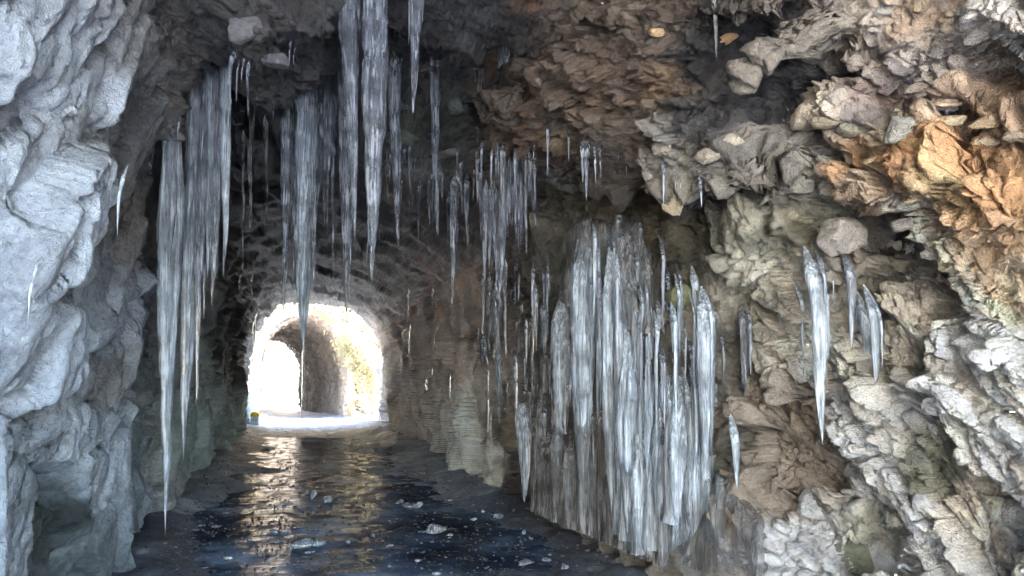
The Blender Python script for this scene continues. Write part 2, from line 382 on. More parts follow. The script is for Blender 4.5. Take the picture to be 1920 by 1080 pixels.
# stone colour plus painted light and shade, interpolated between samples on the wall
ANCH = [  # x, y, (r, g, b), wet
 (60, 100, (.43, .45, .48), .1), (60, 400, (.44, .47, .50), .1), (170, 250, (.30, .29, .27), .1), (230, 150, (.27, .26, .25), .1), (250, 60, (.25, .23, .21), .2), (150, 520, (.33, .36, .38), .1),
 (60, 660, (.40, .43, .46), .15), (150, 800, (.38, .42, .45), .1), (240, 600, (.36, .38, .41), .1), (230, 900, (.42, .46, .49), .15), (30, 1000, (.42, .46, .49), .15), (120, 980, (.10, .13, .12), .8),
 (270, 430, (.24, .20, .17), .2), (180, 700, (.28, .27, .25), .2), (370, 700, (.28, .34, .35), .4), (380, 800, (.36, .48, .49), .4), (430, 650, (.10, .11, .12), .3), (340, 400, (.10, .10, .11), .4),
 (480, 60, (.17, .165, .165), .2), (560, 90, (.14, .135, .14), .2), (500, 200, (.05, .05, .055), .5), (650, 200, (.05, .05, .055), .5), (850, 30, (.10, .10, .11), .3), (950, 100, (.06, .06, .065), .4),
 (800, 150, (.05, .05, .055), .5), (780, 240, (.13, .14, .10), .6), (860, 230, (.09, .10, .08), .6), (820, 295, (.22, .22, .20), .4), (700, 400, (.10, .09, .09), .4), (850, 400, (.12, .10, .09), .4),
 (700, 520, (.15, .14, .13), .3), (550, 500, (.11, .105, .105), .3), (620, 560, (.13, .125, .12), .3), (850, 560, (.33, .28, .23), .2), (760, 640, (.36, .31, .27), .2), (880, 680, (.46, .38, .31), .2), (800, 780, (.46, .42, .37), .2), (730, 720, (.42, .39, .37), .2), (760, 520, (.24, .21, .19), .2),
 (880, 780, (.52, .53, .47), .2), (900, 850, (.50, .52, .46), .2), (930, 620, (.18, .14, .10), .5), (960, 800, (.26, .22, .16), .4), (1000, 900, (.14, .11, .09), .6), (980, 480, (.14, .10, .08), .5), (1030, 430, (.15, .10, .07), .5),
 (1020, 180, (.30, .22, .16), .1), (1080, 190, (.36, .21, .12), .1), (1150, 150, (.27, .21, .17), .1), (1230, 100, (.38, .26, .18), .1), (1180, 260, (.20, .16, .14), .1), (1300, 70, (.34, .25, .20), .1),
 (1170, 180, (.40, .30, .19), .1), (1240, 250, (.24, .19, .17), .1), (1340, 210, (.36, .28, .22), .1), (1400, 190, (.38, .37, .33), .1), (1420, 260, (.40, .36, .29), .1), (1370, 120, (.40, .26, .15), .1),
 (1460, 60, (.10, .09, .10), .1), (1480, 180, (.12, .11, .12), .1), (1660, 195, (.20, .18, .18), .1), (1870, 120, (.20, .18, .18), .1), (1600, 400, (.12, .11, .10), .3), (1640, 360, (.30, .22, .15), .1), (1130, 320, (.08, .08, .075), .4), (1400, 345, (.10, .09, .08), .3), (1030, 360, (.26, .25, .20), .4), (1120, 390, (.22, .19, .10), .7), (1190, 420, (.26, .20, .10), .8), (1210, 500, (.15, .15, .10), .8),  # shade painted into the hollows and the gap under the lip
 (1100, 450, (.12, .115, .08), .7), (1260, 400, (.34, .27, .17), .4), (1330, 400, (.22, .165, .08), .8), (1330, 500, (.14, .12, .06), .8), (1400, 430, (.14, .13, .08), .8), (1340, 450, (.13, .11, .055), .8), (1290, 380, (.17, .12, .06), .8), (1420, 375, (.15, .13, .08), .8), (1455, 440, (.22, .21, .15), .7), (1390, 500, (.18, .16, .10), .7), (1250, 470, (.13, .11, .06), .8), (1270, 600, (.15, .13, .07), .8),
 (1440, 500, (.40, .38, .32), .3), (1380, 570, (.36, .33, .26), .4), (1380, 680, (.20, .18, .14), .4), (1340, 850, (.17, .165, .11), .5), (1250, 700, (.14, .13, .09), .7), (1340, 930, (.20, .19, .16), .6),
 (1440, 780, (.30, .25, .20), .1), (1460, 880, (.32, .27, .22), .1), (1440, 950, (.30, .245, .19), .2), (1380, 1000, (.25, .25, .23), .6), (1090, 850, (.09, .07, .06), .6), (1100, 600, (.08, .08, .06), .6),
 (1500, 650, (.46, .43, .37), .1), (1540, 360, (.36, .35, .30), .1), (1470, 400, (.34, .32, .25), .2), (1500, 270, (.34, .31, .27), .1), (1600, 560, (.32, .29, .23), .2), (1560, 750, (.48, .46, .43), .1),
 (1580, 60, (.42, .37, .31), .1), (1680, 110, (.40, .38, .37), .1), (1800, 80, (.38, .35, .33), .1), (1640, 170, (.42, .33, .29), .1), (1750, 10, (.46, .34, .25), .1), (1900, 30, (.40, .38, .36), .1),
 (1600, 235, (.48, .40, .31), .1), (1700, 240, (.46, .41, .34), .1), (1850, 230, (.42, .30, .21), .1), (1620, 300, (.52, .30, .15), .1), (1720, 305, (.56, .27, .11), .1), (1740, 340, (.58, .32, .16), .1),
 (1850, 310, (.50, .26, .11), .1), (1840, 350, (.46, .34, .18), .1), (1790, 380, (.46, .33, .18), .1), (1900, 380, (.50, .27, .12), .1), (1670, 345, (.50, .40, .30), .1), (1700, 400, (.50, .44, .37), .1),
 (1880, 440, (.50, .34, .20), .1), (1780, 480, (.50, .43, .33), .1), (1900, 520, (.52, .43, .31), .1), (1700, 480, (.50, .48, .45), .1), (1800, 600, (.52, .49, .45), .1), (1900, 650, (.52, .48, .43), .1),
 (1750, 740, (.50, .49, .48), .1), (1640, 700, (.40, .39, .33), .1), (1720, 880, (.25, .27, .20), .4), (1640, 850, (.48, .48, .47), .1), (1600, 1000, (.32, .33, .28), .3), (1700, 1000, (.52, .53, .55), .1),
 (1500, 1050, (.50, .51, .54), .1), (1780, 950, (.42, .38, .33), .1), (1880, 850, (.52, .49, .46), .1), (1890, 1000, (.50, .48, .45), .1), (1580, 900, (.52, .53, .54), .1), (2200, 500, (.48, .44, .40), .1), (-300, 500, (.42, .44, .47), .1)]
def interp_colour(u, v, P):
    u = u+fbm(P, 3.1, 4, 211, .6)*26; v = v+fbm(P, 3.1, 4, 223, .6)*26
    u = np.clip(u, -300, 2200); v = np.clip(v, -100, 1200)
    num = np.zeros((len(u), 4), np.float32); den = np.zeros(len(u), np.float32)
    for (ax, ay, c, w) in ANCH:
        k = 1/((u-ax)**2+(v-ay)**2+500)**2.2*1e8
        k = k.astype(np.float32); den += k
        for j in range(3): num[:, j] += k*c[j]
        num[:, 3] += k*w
    c = num/den[:, None]; lum = c[:, :3].mean(1); g = np.clip(lum/.30, .34, 1.5)**.5; c[:, :3] *= g[:, None]; l2 = c[:, :3].mean(1, keepdims=True); c[:, :3] = l2+(c[:, :3]-l2)*(.86-.30*(1-smooth(lum, .1, .3)))[:, None]  # shade painted in: dark zones pushed darker, bright zones raised
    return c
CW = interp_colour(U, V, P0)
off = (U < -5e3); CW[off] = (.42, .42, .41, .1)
tint = 1+(.38+.15*deep)*cell_tint+.28*cell_tint2
orange = np.clip(fbm(P0, 2.0, 4, 301)*1.4-.6, 0, 1)*right*(1-m_shelf)*smooth(Z, 2.2, 3.4)*.5
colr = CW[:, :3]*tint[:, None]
colr = colr*(1-orange[:, None])+np.array([.42, .22, .11])*orange[:, None]*(.5+colr.mean(1)[:, None]*1.5)
colr = colr*np.where(m_left[:, None] > .5, np.array([.80, .84, .88]), np.array([1.05, 1.0, .94]))*(1+.30*m_far[:, None])*(1-.42*m_bulge[:, None])*(1-.25*(smooth(Z, 3.4, 4.4)*(1-m_far)*(1-m_left))[:, None])  # light painted in: cool left, warmer and brighter right, darker overhang and roof
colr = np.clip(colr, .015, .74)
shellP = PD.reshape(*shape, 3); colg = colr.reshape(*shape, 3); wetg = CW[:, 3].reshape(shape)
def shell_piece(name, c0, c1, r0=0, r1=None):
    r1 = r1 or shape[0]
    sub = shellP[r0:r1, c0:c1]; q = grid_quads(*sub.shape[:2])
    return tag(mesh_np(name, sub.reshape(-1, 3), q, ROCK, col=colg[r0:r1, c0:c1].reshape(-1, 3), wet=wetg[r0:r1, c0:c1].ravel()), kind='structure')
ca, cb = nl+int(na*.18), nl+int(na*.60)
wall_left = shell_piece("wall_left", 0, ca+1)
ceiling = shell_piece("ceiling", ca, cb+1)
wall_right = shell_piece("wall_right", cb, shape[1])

# lookup: what place on the finished rock lies on a given line of sight
_SU, _SV, _SD = project(PD)
_bx = np.floor(_SU/12).astype(int); _by = np.floor(_SV/12).astype(int)
_buck = {}
_ok = (_SU > -60) & (_SU < 1990) & (_SV > -60) & (_SV < 1140)
_ids = np.nonzero(_ok)[0]; _key = _bx[_ids]*1000+_by[_ids]; _ord = np.argsort(_key, kind='stable'); _ids = _ids[_ord]; _key = _key[_ord]
def rock_at(px, py):
    """point of the rock on this line of sight, its depth and its inward normal"""
    best = None
    ks = [((int(px//12)+i)*1000+int(py//12)+j) for i in (-1, 0, 1) for j in (-1, 0, 1)]
    cand = np.concatenate([_ids[np.searchsorted(_key, k):np.searchsorted(_key, k, 'right')] for k in ks])
    if not len(cand): return None
    d2 = (_SU[cand]-px)**2+(_SV[cand]-py)**2
    near = cand[d2 < max(36, d2.min()+1)]
    i = near[np.argmin(_SD[near])]
    return PD[i], float(_SD[i]), NN[i]
_cx = (PD[:, 2] > 3.2)
_CI = np.nonzero(_cx)[0]; _CP = PD[_CI]
def ceiling_at(x, y):
    j = np.argmin((_CP[:, 0]-x)**2+(_CP[:, 1]-y)**2); return float(_CP[j, 2])

# ------------------------------------------------------------------ ground, ice on the road
def road_material():
    k = N("road_dirt"); p = k.p; v = k.pos()
    a = k.noise(v, 1.3, 6, .65); b = k.noise(v, 34, 5, .7)
    c = k.ramp(a, [(.35, (.075, .085, .105)), (.55, (.14, .155, .18)), (.72, (.27, .29, .32))])
    c = k.mix(1.0, c, k.ramp(b, [(.3, (.55, .55, .58)), (.6, (1.05, 1.05, 1.05)), (.72, (1.9, 1.85, 1.75))]), 'MULTIPLY')
    at = k.n("ShaderNodeAttribute", _attribute_name="col")
    c = k.mix(1.0, c, at.outputs['Color'], 'MULTIPLY')
    k.l(c, p.inputs['Base Color']); p.inputs['Roughness'].default_value = .62
    k.l(k.bump(b, .012, .9), p.inputs['Normal']); return k.m
def road_ice_material():
    k = N("road_ice"); p = k.p; v = k.pos()
    a = k.noise(v, .9, 5, .6); b = k.noise(k.pos((1, .35, 1)), 7, 6, .7); d = k.noise(v, 40, 3, .6)
    c = k.ramp(a, [(.34, (.010, .014, .022)), (.46, (.024, .034, .050)), (.56, (.06, .085, .12)), (.68, (.17, .22, .28))])
    spk = k.ramp(d, [(.66, (0, 0, 0)), (.74, (.10, .13, .17))]); c = k.mix(1.0, c, spk, 'ADD')
    k.l(c, p.inputs['Base Color'])
    k.l(k.ramp(b, [(.35, (.10,)*3), (.6, (.22,)*3), (.75, (.45,)*3)]), p.inputs['Roughness'])
    p.inputs['IOR'].default_value = 1.31; p.inputs['Specular IOR Level'].default_value = .4
    n1 = k.bump(k.noise(k.pos((.55, 1.6, 1)), 3.2, 5, .6), .02, .8); n2 = k.bump(b, .006, .7, n1); n3 = k.bump(d, .002, .7, n2); k.l(n3, p.inputs['Normal'])
    fr = k.n("ShaderNodeBsdfDiffuse"); k.l(k.mix(1.0, c, (2.3, 2.4, 2.5), 'MULTIPLY'), fr.inputs[0]); k.l(n3, fr.inputs['Normal'])
    ms = k.n("ShaderNodeMixShader"); g = k.noise(k.pos((.8, .5, 1)), 5, 7, .75); k.l(k.ramp(g, [(.36, (.42,)*3), (.48, (.68,)*3), (.57, (.96,)*3)]), ms.inputs[0])
    k.l(p.outputs[0], ms.inputs[1]); k.l(fr.outputs[0], ms.inputs[2]); k.l(ms.outputs[0], k.out.inputs[0]); return k.m
ROAD, RICE = road_material(), road_ice_material()
gy = np.r_[np.linspace(-24, 3.9, 60), 4*np.exp(np.linspace(0, math.log(62/4), 640))]
gx = np.r_[np.linspace(-9, -2.3, 14), np.linspace(-2.2, 4.0, 330), np.linspace(4.1, 12, 14)]
G = np.stack(np.meshgrid(gx, gy), -1).reshape(-1, 2); G3 = np.c_[G, np.zeros(len(G))]
gz = -0.040+0.026*fbm(G3, .9, 4, 401)+0.016*fbm(G3, 4, 4, 405, .65)
h, _t = facets(G3*np.array([9, 6, 9]), 431, tilt=.8, crack=.2); gz = gz+.010*h*(G[:, 1] < 20)
xr_, xl_ = lerp_tab(G[:, 1], XR), lerp_tab(G[:, 1], XL)
edge = fbm(G3, .8, 3, 409)*.3
gz += .16*smooth(G[:, 0]+edge, xr_-1.15, xr_-.1)+.13*smooth(-G[:, 0]+edge, -xl_-.75, -xl_)
gz += .05*smooth(G[:, 0]+edge, xr_-2.3, xr_-1.2)*smooth(G[:, 1], 11, 14)+.055*smooth(-G[:, 0]+edge, -xl_-1.5, -xl_-.5)*smooth(G[:, 1], 11, 14)+.07*smooth(G[:, 1]+edge*2, 23.2, 25.5)
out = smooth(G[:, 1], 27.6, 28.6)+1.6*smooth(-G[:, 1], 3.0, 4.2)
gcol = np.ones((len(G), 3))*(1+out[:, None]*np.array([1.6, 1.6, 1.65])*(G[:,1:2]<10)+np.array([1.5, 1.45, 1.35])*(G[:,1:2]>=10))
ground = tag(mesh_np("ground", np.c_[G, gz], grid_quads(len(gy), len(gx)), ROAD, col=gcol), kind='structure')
iy = np.linspace(1, 27, 90); ix = np.linspace(-2.2, 4, 30); I = np.stack(np.meshgrid(ix, iy), -1).reshape(-1, 2)
I3 = np.c_[I, np.zeros(len(I))]; ice_sheet = tag(mesh_np("frozen_puddle_ice", np.c_[I, .004*fbm(I3, 1.1, 2, 3)], grid_quads(90, 30), RICE), kind='structure')
# land round the tunnel: ground far out, an added cliff behind the camera, a rock face past the far end
wide = 160; W = np.array([[-wide, -wide, -.3], [wide, -wide, -.3], [wide, wide+60, -.3], [-wide, wide+60, -.3]], float)
tag(mesh_np("terrain", W, np.array([[0, 1, 2, 3]]), ROAD, col=np.ones((4, 3))*1.4), kind='structure')
def cliff(name, fx, nu, nv, base, amp=.5, seed=0, relief=.2, hue=(.50, .47, .42), warm=0.3):
    uu, vv = np.meshgrid(np.linspace(0, 1, nu), np.linspace(0, 1, nv)); P = fx(uu.ravel(), vv.ravel()); n = inward_normals(P.reshape(nv, nu, 3)).reshape(-1, 3)
    tgt = np.array(base); s = np.sign(((tgt-P)*n).sum(1)); n = n*s[:, None]
    hh, t1 = facets(frame_coords(P, 50, (1.6, 1.2, .6), 0), 500+seed); h2, t2 = facets(frame_coords(P, 50, (.5, .4, .2), 0), 520+seed)
    d = amp*fbm(P, .35, 3, 600+seed)+relief*hh+relief*.45*h2
    c = np.array(hue)[None]*(1+.3*(t1-.5)+.3*(t2-.5))[:, None]; w = np.clip(fbm(P, .6, 4, 610+seed)*1.3, 0, 1)[:, None]*warm; c = c*(1-w)+np.array([.46, .30, .14])*w
    return tag(mesh_np(name, P+n*d[:, None], grid_quads(nv, nu), ROCK, col=np.clip(c, .02, .7), wet=np.zeros(len(P))), kind='structure')
cliff("added_bounce_cliff", lambda u, v: np.c_[-3.6-v*2-u*1.2, -3.4-u*16, -.5+v*15], 90, 80, (3, -6, 2), seed=1, hue=(.70, .66, .58), warm=.10)  # unseen cliff added behind the camera to bounce warm light onto the right wall
# second tunnel beyond the gap, bending left
XL2 = [(35.6, -1.35), (40, -1.7), (48, -3.7)]; XR2 = [(35.6, 2.55), (40, 2.35), (48, .55)]; ZT2 = [(35.6, 4.85), (48, 4.4)]
y2 = np.linspace(35.6, 48, 240); B2 = profile_grid(y2, 40, 150, 90, XL2, XR2, ZT2, npow=2.2); N2 = inward_normals(B2); p2 = B2.reshape(-1, 3)
h1, t1 = facets(frame_coords(p2, 78, (1.2, .4, .3), 0), 700); h2, t2 = facets(frame_coords(p2, 78, (.5, .17, .12), 0), 701)
d2 = .16*h1+.09*h2+.1*fbm(p2, .5, 3, 702); c2 = np.array([.24, .19, .15])[None]*(1+.4*(t1-.5)+.4*(t2-.5))[:, None]
lo = smooth(-p2[:, 2], -2.2, 0)[:, None]*smooth(-p2[:, 1], -46, -40)[:, None]; c2 = c2*(1-.5*lo)+np.array([.40, .33, .27])*.5*lo
tag(mesh_np("far_tunnel_wall", p2+N2.reshape(-1, 3)*d2[:, None], grid_quads(240, B2.shape[1]), ROCK, col=np.clip(c2, .02, .6), wet=np.zeros(len(p2))), kind='structure')
# rock face round its mouth: rings growing out of the arch
ring = B2[0]; cen = np.array([.6, 35.6, 1.6]); ks = np.linspace(0, 1, 110)**1.2
F = np.stack([ring+(ring-cen)*np.array([2.6, 0, 2.4])*k+np.array([0, -1, 0])*(.9*smooth(k, .0, .05)-.2*k*0+1.6*k*np.clip((ring[:, 0:1]-1.5)/2, 0, 1)) for k in ks], 0)
F[:, :, 2] = np.maximum(F[:, :, 2], -.4); fp = F.reshape(-1, 3)
h1, t1 = facets(frame_coords(fp, 55, (.6, .4, .22), 0), 720); h2, t2 = facets(frame_coords(fp, 55, (.2, .17, .08), 0), 721)
kk = np.repeat(ks, len(ring)); d3 = (.17*h1+.09*h2+.2*fbm(fp, .5, 3, 722))*smooth(kk, 0, .04)
c3 = np.array([.27, .22, .15])[None]*(1+.35*(t1-.5)+.35*(t2-.5))[:, None]; w3 = np.clip(fbm(fp, .7, 4, 725)*1.6, 0, 1)[:, None]*.55; c3 = c3*(1-w3)+np.array([.26, .17, .06])*w3
tag(mesh_np("far_portal_cliff", fp+np.array([0, -1, 0])*d3[:, None], grid_quads(110, len(ring)), ROCK, col=np.clip(c3, .02, .7), wet=np.zeros(len(fp))), kind='structure')
cliff("cliff_beyond", lambda u, v: np.c_[-16+u*24, 57+u*2-v*-3, -.5+v*16], 150, 90, (-3, 40, 2), seed=5, hue=(.34, .29, .24), warm=.25)
#PART3

# ------------------------------------------------------------------ separate stones standing proud of the walls
def ico(sub):
    import bmesh
    bm = bmesh.new(); bmesh.ops.create_icosphere(bm, subdivisions=sub, radius=1); bm.verts.ensure_lookup_table()
    v = np.array([x.co[:] for x in bm.verts]); f = np.array([[q.index for q in t.verts] for t in bm.faces]); bm.free(); return v, f
ICO3, ICO4, ICO5, ICO2 = ico(3), ico(4), ico(5), ico(2)
def stone_verts(seed, ncut=14, flat=.46, rough=.05, base=ICO4, sharp=3):
    rs = np.random.RandomState(seed); v = base[0].copy()
    for k in range(ncut):
        n = rs.normal(size=3); n /= np.linalg.norm(n); d = rs.uniform(flat, .95); s = v@n-d
        v -= n[None]*np.clip(s, 0, None)[:, None]*.97
    h, _ = facets(v*sharp+seed, 800+seed % 50, tilt=.8, crack=.4, cw=.1)
    v *= (1+rough*h+rough*.6*fbm(v+seed*3.1, 4, 3, seed % 90))[:, None]
    return v
def stone(name, px, py, wpx, hpx, dpx, col, seed, parent, wet=.1, tilt=0, sink=.45, ncut=14, rough=.05, base=ICO4, at=None, flat=.42):
    """a block set in the rock at this place; wpx hpx dpx: its width, height and reach out of the wall"""
    if at is None:
        r = rock_at(px, py)
        if r is None: return None
        c, dep, n = r
    else: c, dep, n = at
    k = dep/FPX; v = stone_verts(seed, ncut, rough=rough, base=base, flat=flat)
    v = v*np.array([wpx/2*k, dpx/2*k, hpx/2*k])
    ct, st = math.cos(R(tilt)), math.sin(R(tilt)); v = np.c_[v[:, 0]*ct-v[:, 2]*st, v[:, 1], v[:, 0]*st+v[:, 2]*ct]
    nx, ny = n[0], n[1]; ang = math.atan2(nx, -ny) if math.hypot(nx, ny) > .3 else -YAW
    ang = ang*.6+(-YAW)*.4
    ca_, sa_ = math.cos(ang), math.sin(ang); v = np.c_[v[:, 0]*ca_-v[:, 1]*sa_, v[:, 0]*sa_+v[:, 1]*ca_, v[:, 2]]
    off = c+n*(dpx*k*(.5-sink))
    cc = np.array(col)[None]*(1+.22*fbm(v/k/60+seed, 1, 3, 5))[:, None]
    o = mesh_np(name, v, base[1], ROCK, col=np.clip(cc, .02, .7), wet=np.full(len(v), wet)); o.location = off
    if parent: o.parent = parent
    return o
WR, WL_, CE = wall_right, wall_left, ceiling
for i, a in enumerate([
    # x, y, w, h, d, colour, wet, tilt
    (1575, 452, 92, 80, 120, (.50, .44, .38), .1, 10), (1526, 950, 78, 66, 60, (.60, .61, .62), .1, 5), (1600, 1035, 120, 90, 60, (.22, .25, .19), .35, -30),
    (1262, 392, 62, 70, 40, (.44, .36, .24), .1, 20), (1250, 352, 40, 28, 30, (.42, .30, .17), .1, 0), (1235, 322, 44, 30, 30, (.30, .31, .28), .2, 0),
    (1560, 182, 60, 52, 40, (.48, .41, .34), .1, 0), (1545, 222, 80, 34, 45, (.48, .39, .28), .1, -12), (1600, 238, 90, 60, 50, (.48, .43, .33), .1, -8), (1680, 235, 90, 56, 44, (.46, .43, .37), .1, 5),
    (1610, 158, 46, 28, 34, (.44, .33, .28), .1, 0), (1660, 168, 64, 30, 34, (.40, .32, .30), .1, 5), (1780, 228, 70, 34, 34, (.44, .36, .24), .1, 8), (1850, 226, 70, 36, 40, (.52, .38, .24), .1, 0),
    (1845, 262, 56, 30, 34, (.50, .40, .28), .1, 0), (1810, 258, 30, 36, 26, (.52, .42, .33), .1, 0), (1905, 225, 50, 40, 40, (.42, .33, .26), .1, 0), (1900, 255, 46, 28, 30, (.48, .38, .27), .1, 0),
    (1875, 110, 60, 30, 30, (.40, .36, .32), .1, 15), (1655, 25, 46, 30, 30, (.46, .42, .36), .1, 15), (1720, 10, 70, 34, 30, (.52, .40, .28), .1, 0), (1605, 30, 40, 36, 30, (.44, .38, .32), .1, 0),
    (1430, 35, 36, 28, 24, (.48, .30, .17), .1, 10), (1385, 130, 44, 20, 22, (.46, .33, .20), .1, 0), (1360, 75, 60, 22, 24, (.50, .30, .15), .1, 5), (1225, 65, 50, 24, 26, (.48, .32, .18), .1, -10),
    (1225, 102, 40, 18, 20, (.50, .32, .17), .1, 0), (1160, 172, 34, 34, 24, (.46, .33, .20), .1, 0), (1190, 205, 40, 30, 26, (.46, .38, .27), .1, -20), (1355, 220, 28, 26, 20, (.52, .40, .26), .1, 0),
    (1235, 282, 56, 34, 34, (.38, .31, .24), .1, 5), (1330, 295, 60, 34, 30, (.44, .37, .29), .1, 0), (1380, 262, 48, 34, 30, (.42, .36, .28), .1, 0), (1290, 165, 30, 24, 20, (.34, .28, .24), .1, 0),
    (1245, 200, 36, 24, 22, (.32, .27, .24), .1, 10), (1315, 265, 34, 40, 24, (.26, .24, .25), .1, 0), (1000, 140, 50, 60, 40, (.30, .22, .17), .1, 0), (1095, 130, 30, 90, 34, (.26, .21, .18), .1, 12),
    (1690, 425, 52, 40, 36, (.52, .48, .43), .1, 0), (1705, 460, 48, 36, 34, (.52, .50, .46), .1, 0), (1670, 450, 44, 30, 30, (.50, .46, .40), .1, 10), (1720, 510, 50, 34, 30, (.52, .50, .47), .1, -20),
    (1660, 500, 40, 34, 30, (.48, .46, .42), .1, 0), (1745, 470, 44, 26, 26, (.50, .46, .40), .1, 20), (1850, 780, 50, 44, 30, (.52, .50, .47), .1, 0), (1855, 995, 30, 24, 26, (.54, .52, .50), .1, 0),
    (1895, 1030, 70, 60, 40, (.54, .53, .52), .1, 0), (1775, 750, 80, 44, 34, (.50, .49, .48), .1, -35), (1830, 760, 60, 40, 30, (.48, .46, .40), .1, -30), (1500, 855, 30, 34, 26, (.46, .43, .40), .1, 0),
    (1720, 870, 70, 80, 20, (.30, .32, .26), .3, 0), (1720, 945, 54, 44, 26, (.54, .54, .55), .1, 0), (1460, 600, 60, 80, 30, (.46, .43, .37), .1, 10), (1490, 690, 60, 60, 26, (.48, .46, .41), .1, 10),
    (1500, 348, 60, 44, 40, (.38, .36, .30), .2, 0),
    (1262, 555, 56, 60, 50, (.15, .15, .08), .9, 0), (1187, 405, 90, 50, 60, (.17, .12, .05), .9, 0), (1105, 400, 60, 50, 60, (.14, .13, .06), .9, 0), (1300, 850, 36, 36, 30, (.20, .20, .10), .6, 0),
    (1240, 700, 50, 80, 30, (.12, .12, .06), .7, 0), (1370, 640, 70, 50, 30, (.44, .40, .33), .2, 20), (1545, 235, 20, 16, 16, (.5, .4, .3), .1, 0), (985, 250, 60, 34, 40, (.17, .17, .17), .3, 0),
    (1010, 225, 40, 30, 30, (.14, .14, .15), .3, 0), (1030, 358, 70, 30, 40, (.32, .30, .22), .4, 0), (900, 250, 60, 50, 40, (.16, .17, .15), .5, 0), (1590, 880, 44, 40, 30, (.56, .56, .57), .1, 0)]):
    if a[2] < 42 or a[1] in (392, 352, 322, 358, 250, 225, 405, 400, 555, 700, 640, 850) and a[0] != 1262: continue
    stone("rock_block", *a[:5], a[5], 30+i, WR, wet=a[6], tilt=a[7], rough=.035 if a[6] > .6 else .06, ncut=10 if a[6] > .6 else 18, base=ICO4, sink=.45 if a[0] in (1575, 1526, 1300, 1330, 1400) else .62, flat=.72 if a[0] in (1575, 1526, 1300, 1330, 1400) else .42)
stone("rock_block", 128, 205, 28, 26, 34, (.50, .52, .54), 330, WL_, tilt=10, base=ICO3)
for i, a in enumerate([(760, 262, 70, 44, 60, (.16, .17, .13), .6, 0), (850, 205, 60, 34, 50, (.15, .16, .15), .5, 0), (745, 205, 50, 30, 40, (.14, .15, .15), .4, 0), (840, 298, 110, 24, 60, (.24, .24, .22), .4, -3), (760, 305, 90, 20, 60, (.22, .22, .20), .4, 4),
    (870, 140, 70, 20, 40, (.14, .14, .16), .4, 0), (800, 135, 50, 16, 40, (.14, .14, .16), .4, 0), (460, 60, 90, 60, 70, (.24, .23, .23), .2, 20), (530, 120, 90, 40, 60, (.22, .21, .22), .2, 10)]):
    stone("rock_block", *a[:5], a[5], 430+i, CE, wet=a[6], tilt=a[7], base=ICO4, ncut=16, sink=.62)

# ------------------------------------------------------------------ ice
def ice_material(name="clear_ice", milk=.30, tint=(.80, .88, .97), clear=(.86, .92, 1.0)):
    k = N(name); p = k.p; v = k.pos((1, 1, .16)); v1 = k.pos()
    p.inputs['Base Color'].default_value = (*clear, 1); p.inputs['Transmission Weight'].default_value = 1; p.inputs['IOR'].default_value = 1.30
    p.inputs['Roughness'].default_value = .03
    n1 = k.bump(k.noise(k.pos((1, 1, .07)), 34, 4, .65), .010, 1.0); n2 = k.bump(k.noise(v1, 60, 3, .6), .006, .9, n1); k.l(n2, p.inputs['Normal'])
    d = k.n("ShaderNodeBsdfPrincipled"); d.inputs['Base Color'].default_value = (*tint, 1); d.inputs['Roughness'].default_value = .10; d.inputs['IOR'].default_value = 1.31; k.l(n2, d.inputs['Normal'])
    t = k.n("ShaderNodeBsdfTranslucent"); t.inputs[0].default_value = (*tint, 1)
    m1 = k.n("ShaderNodeMixShader"); m1.inputs[0].default_value = .4; k.l(d.outputs[0], m1.inputs[1]); k.l(t.outputs[0], m1.inputs[2])
    tr = k.n("ShaderNodeBsdfTransparent"); tr.inputs[0].default_value = (.93, .96, 1, 1)
    m0 = k.n("ShaderNodeMixShader"); m0.inputs[0].default_value = .22; k.l(p.outputs[0], m0.inputs[1]); k.l(tr.outputs[0], m0.inputs[2])
    m2 = k.n("ShaderNodeMixShader"); a = k.math('ADD', k.math('MULTIPLY', k.noise(k.pos((1, 1, .05)), 42, 4, .7), .72), k.math('MULTIPLY', k.noise(v1, 4, 3, .5), .28))
    lo_, hi_ = max(0, milk*.35), min(1, milk+.45)
    k.l(k.ramp(a, [(.42, (lo_,)*3), (.51, (milk,)*3), (.60, (hi_,)*3)]), m2.inputs[0]); k.l(m0.outputs[0], m2.inputs[1]); k.l(m1.outputs[0], m2.inputs[2]); k.l(m2.outputs[0], k.out.inputs[0])
    return k.m
ICE, MILKY, DULL = ice_material("clear_ice", .19, (.86, .90, .98)), ice_material("milky_ice", .50, (.86, .94, 1.0)), ice_material("dull_ice", .24, (.62, .60, .58), (.84, .83, .80))
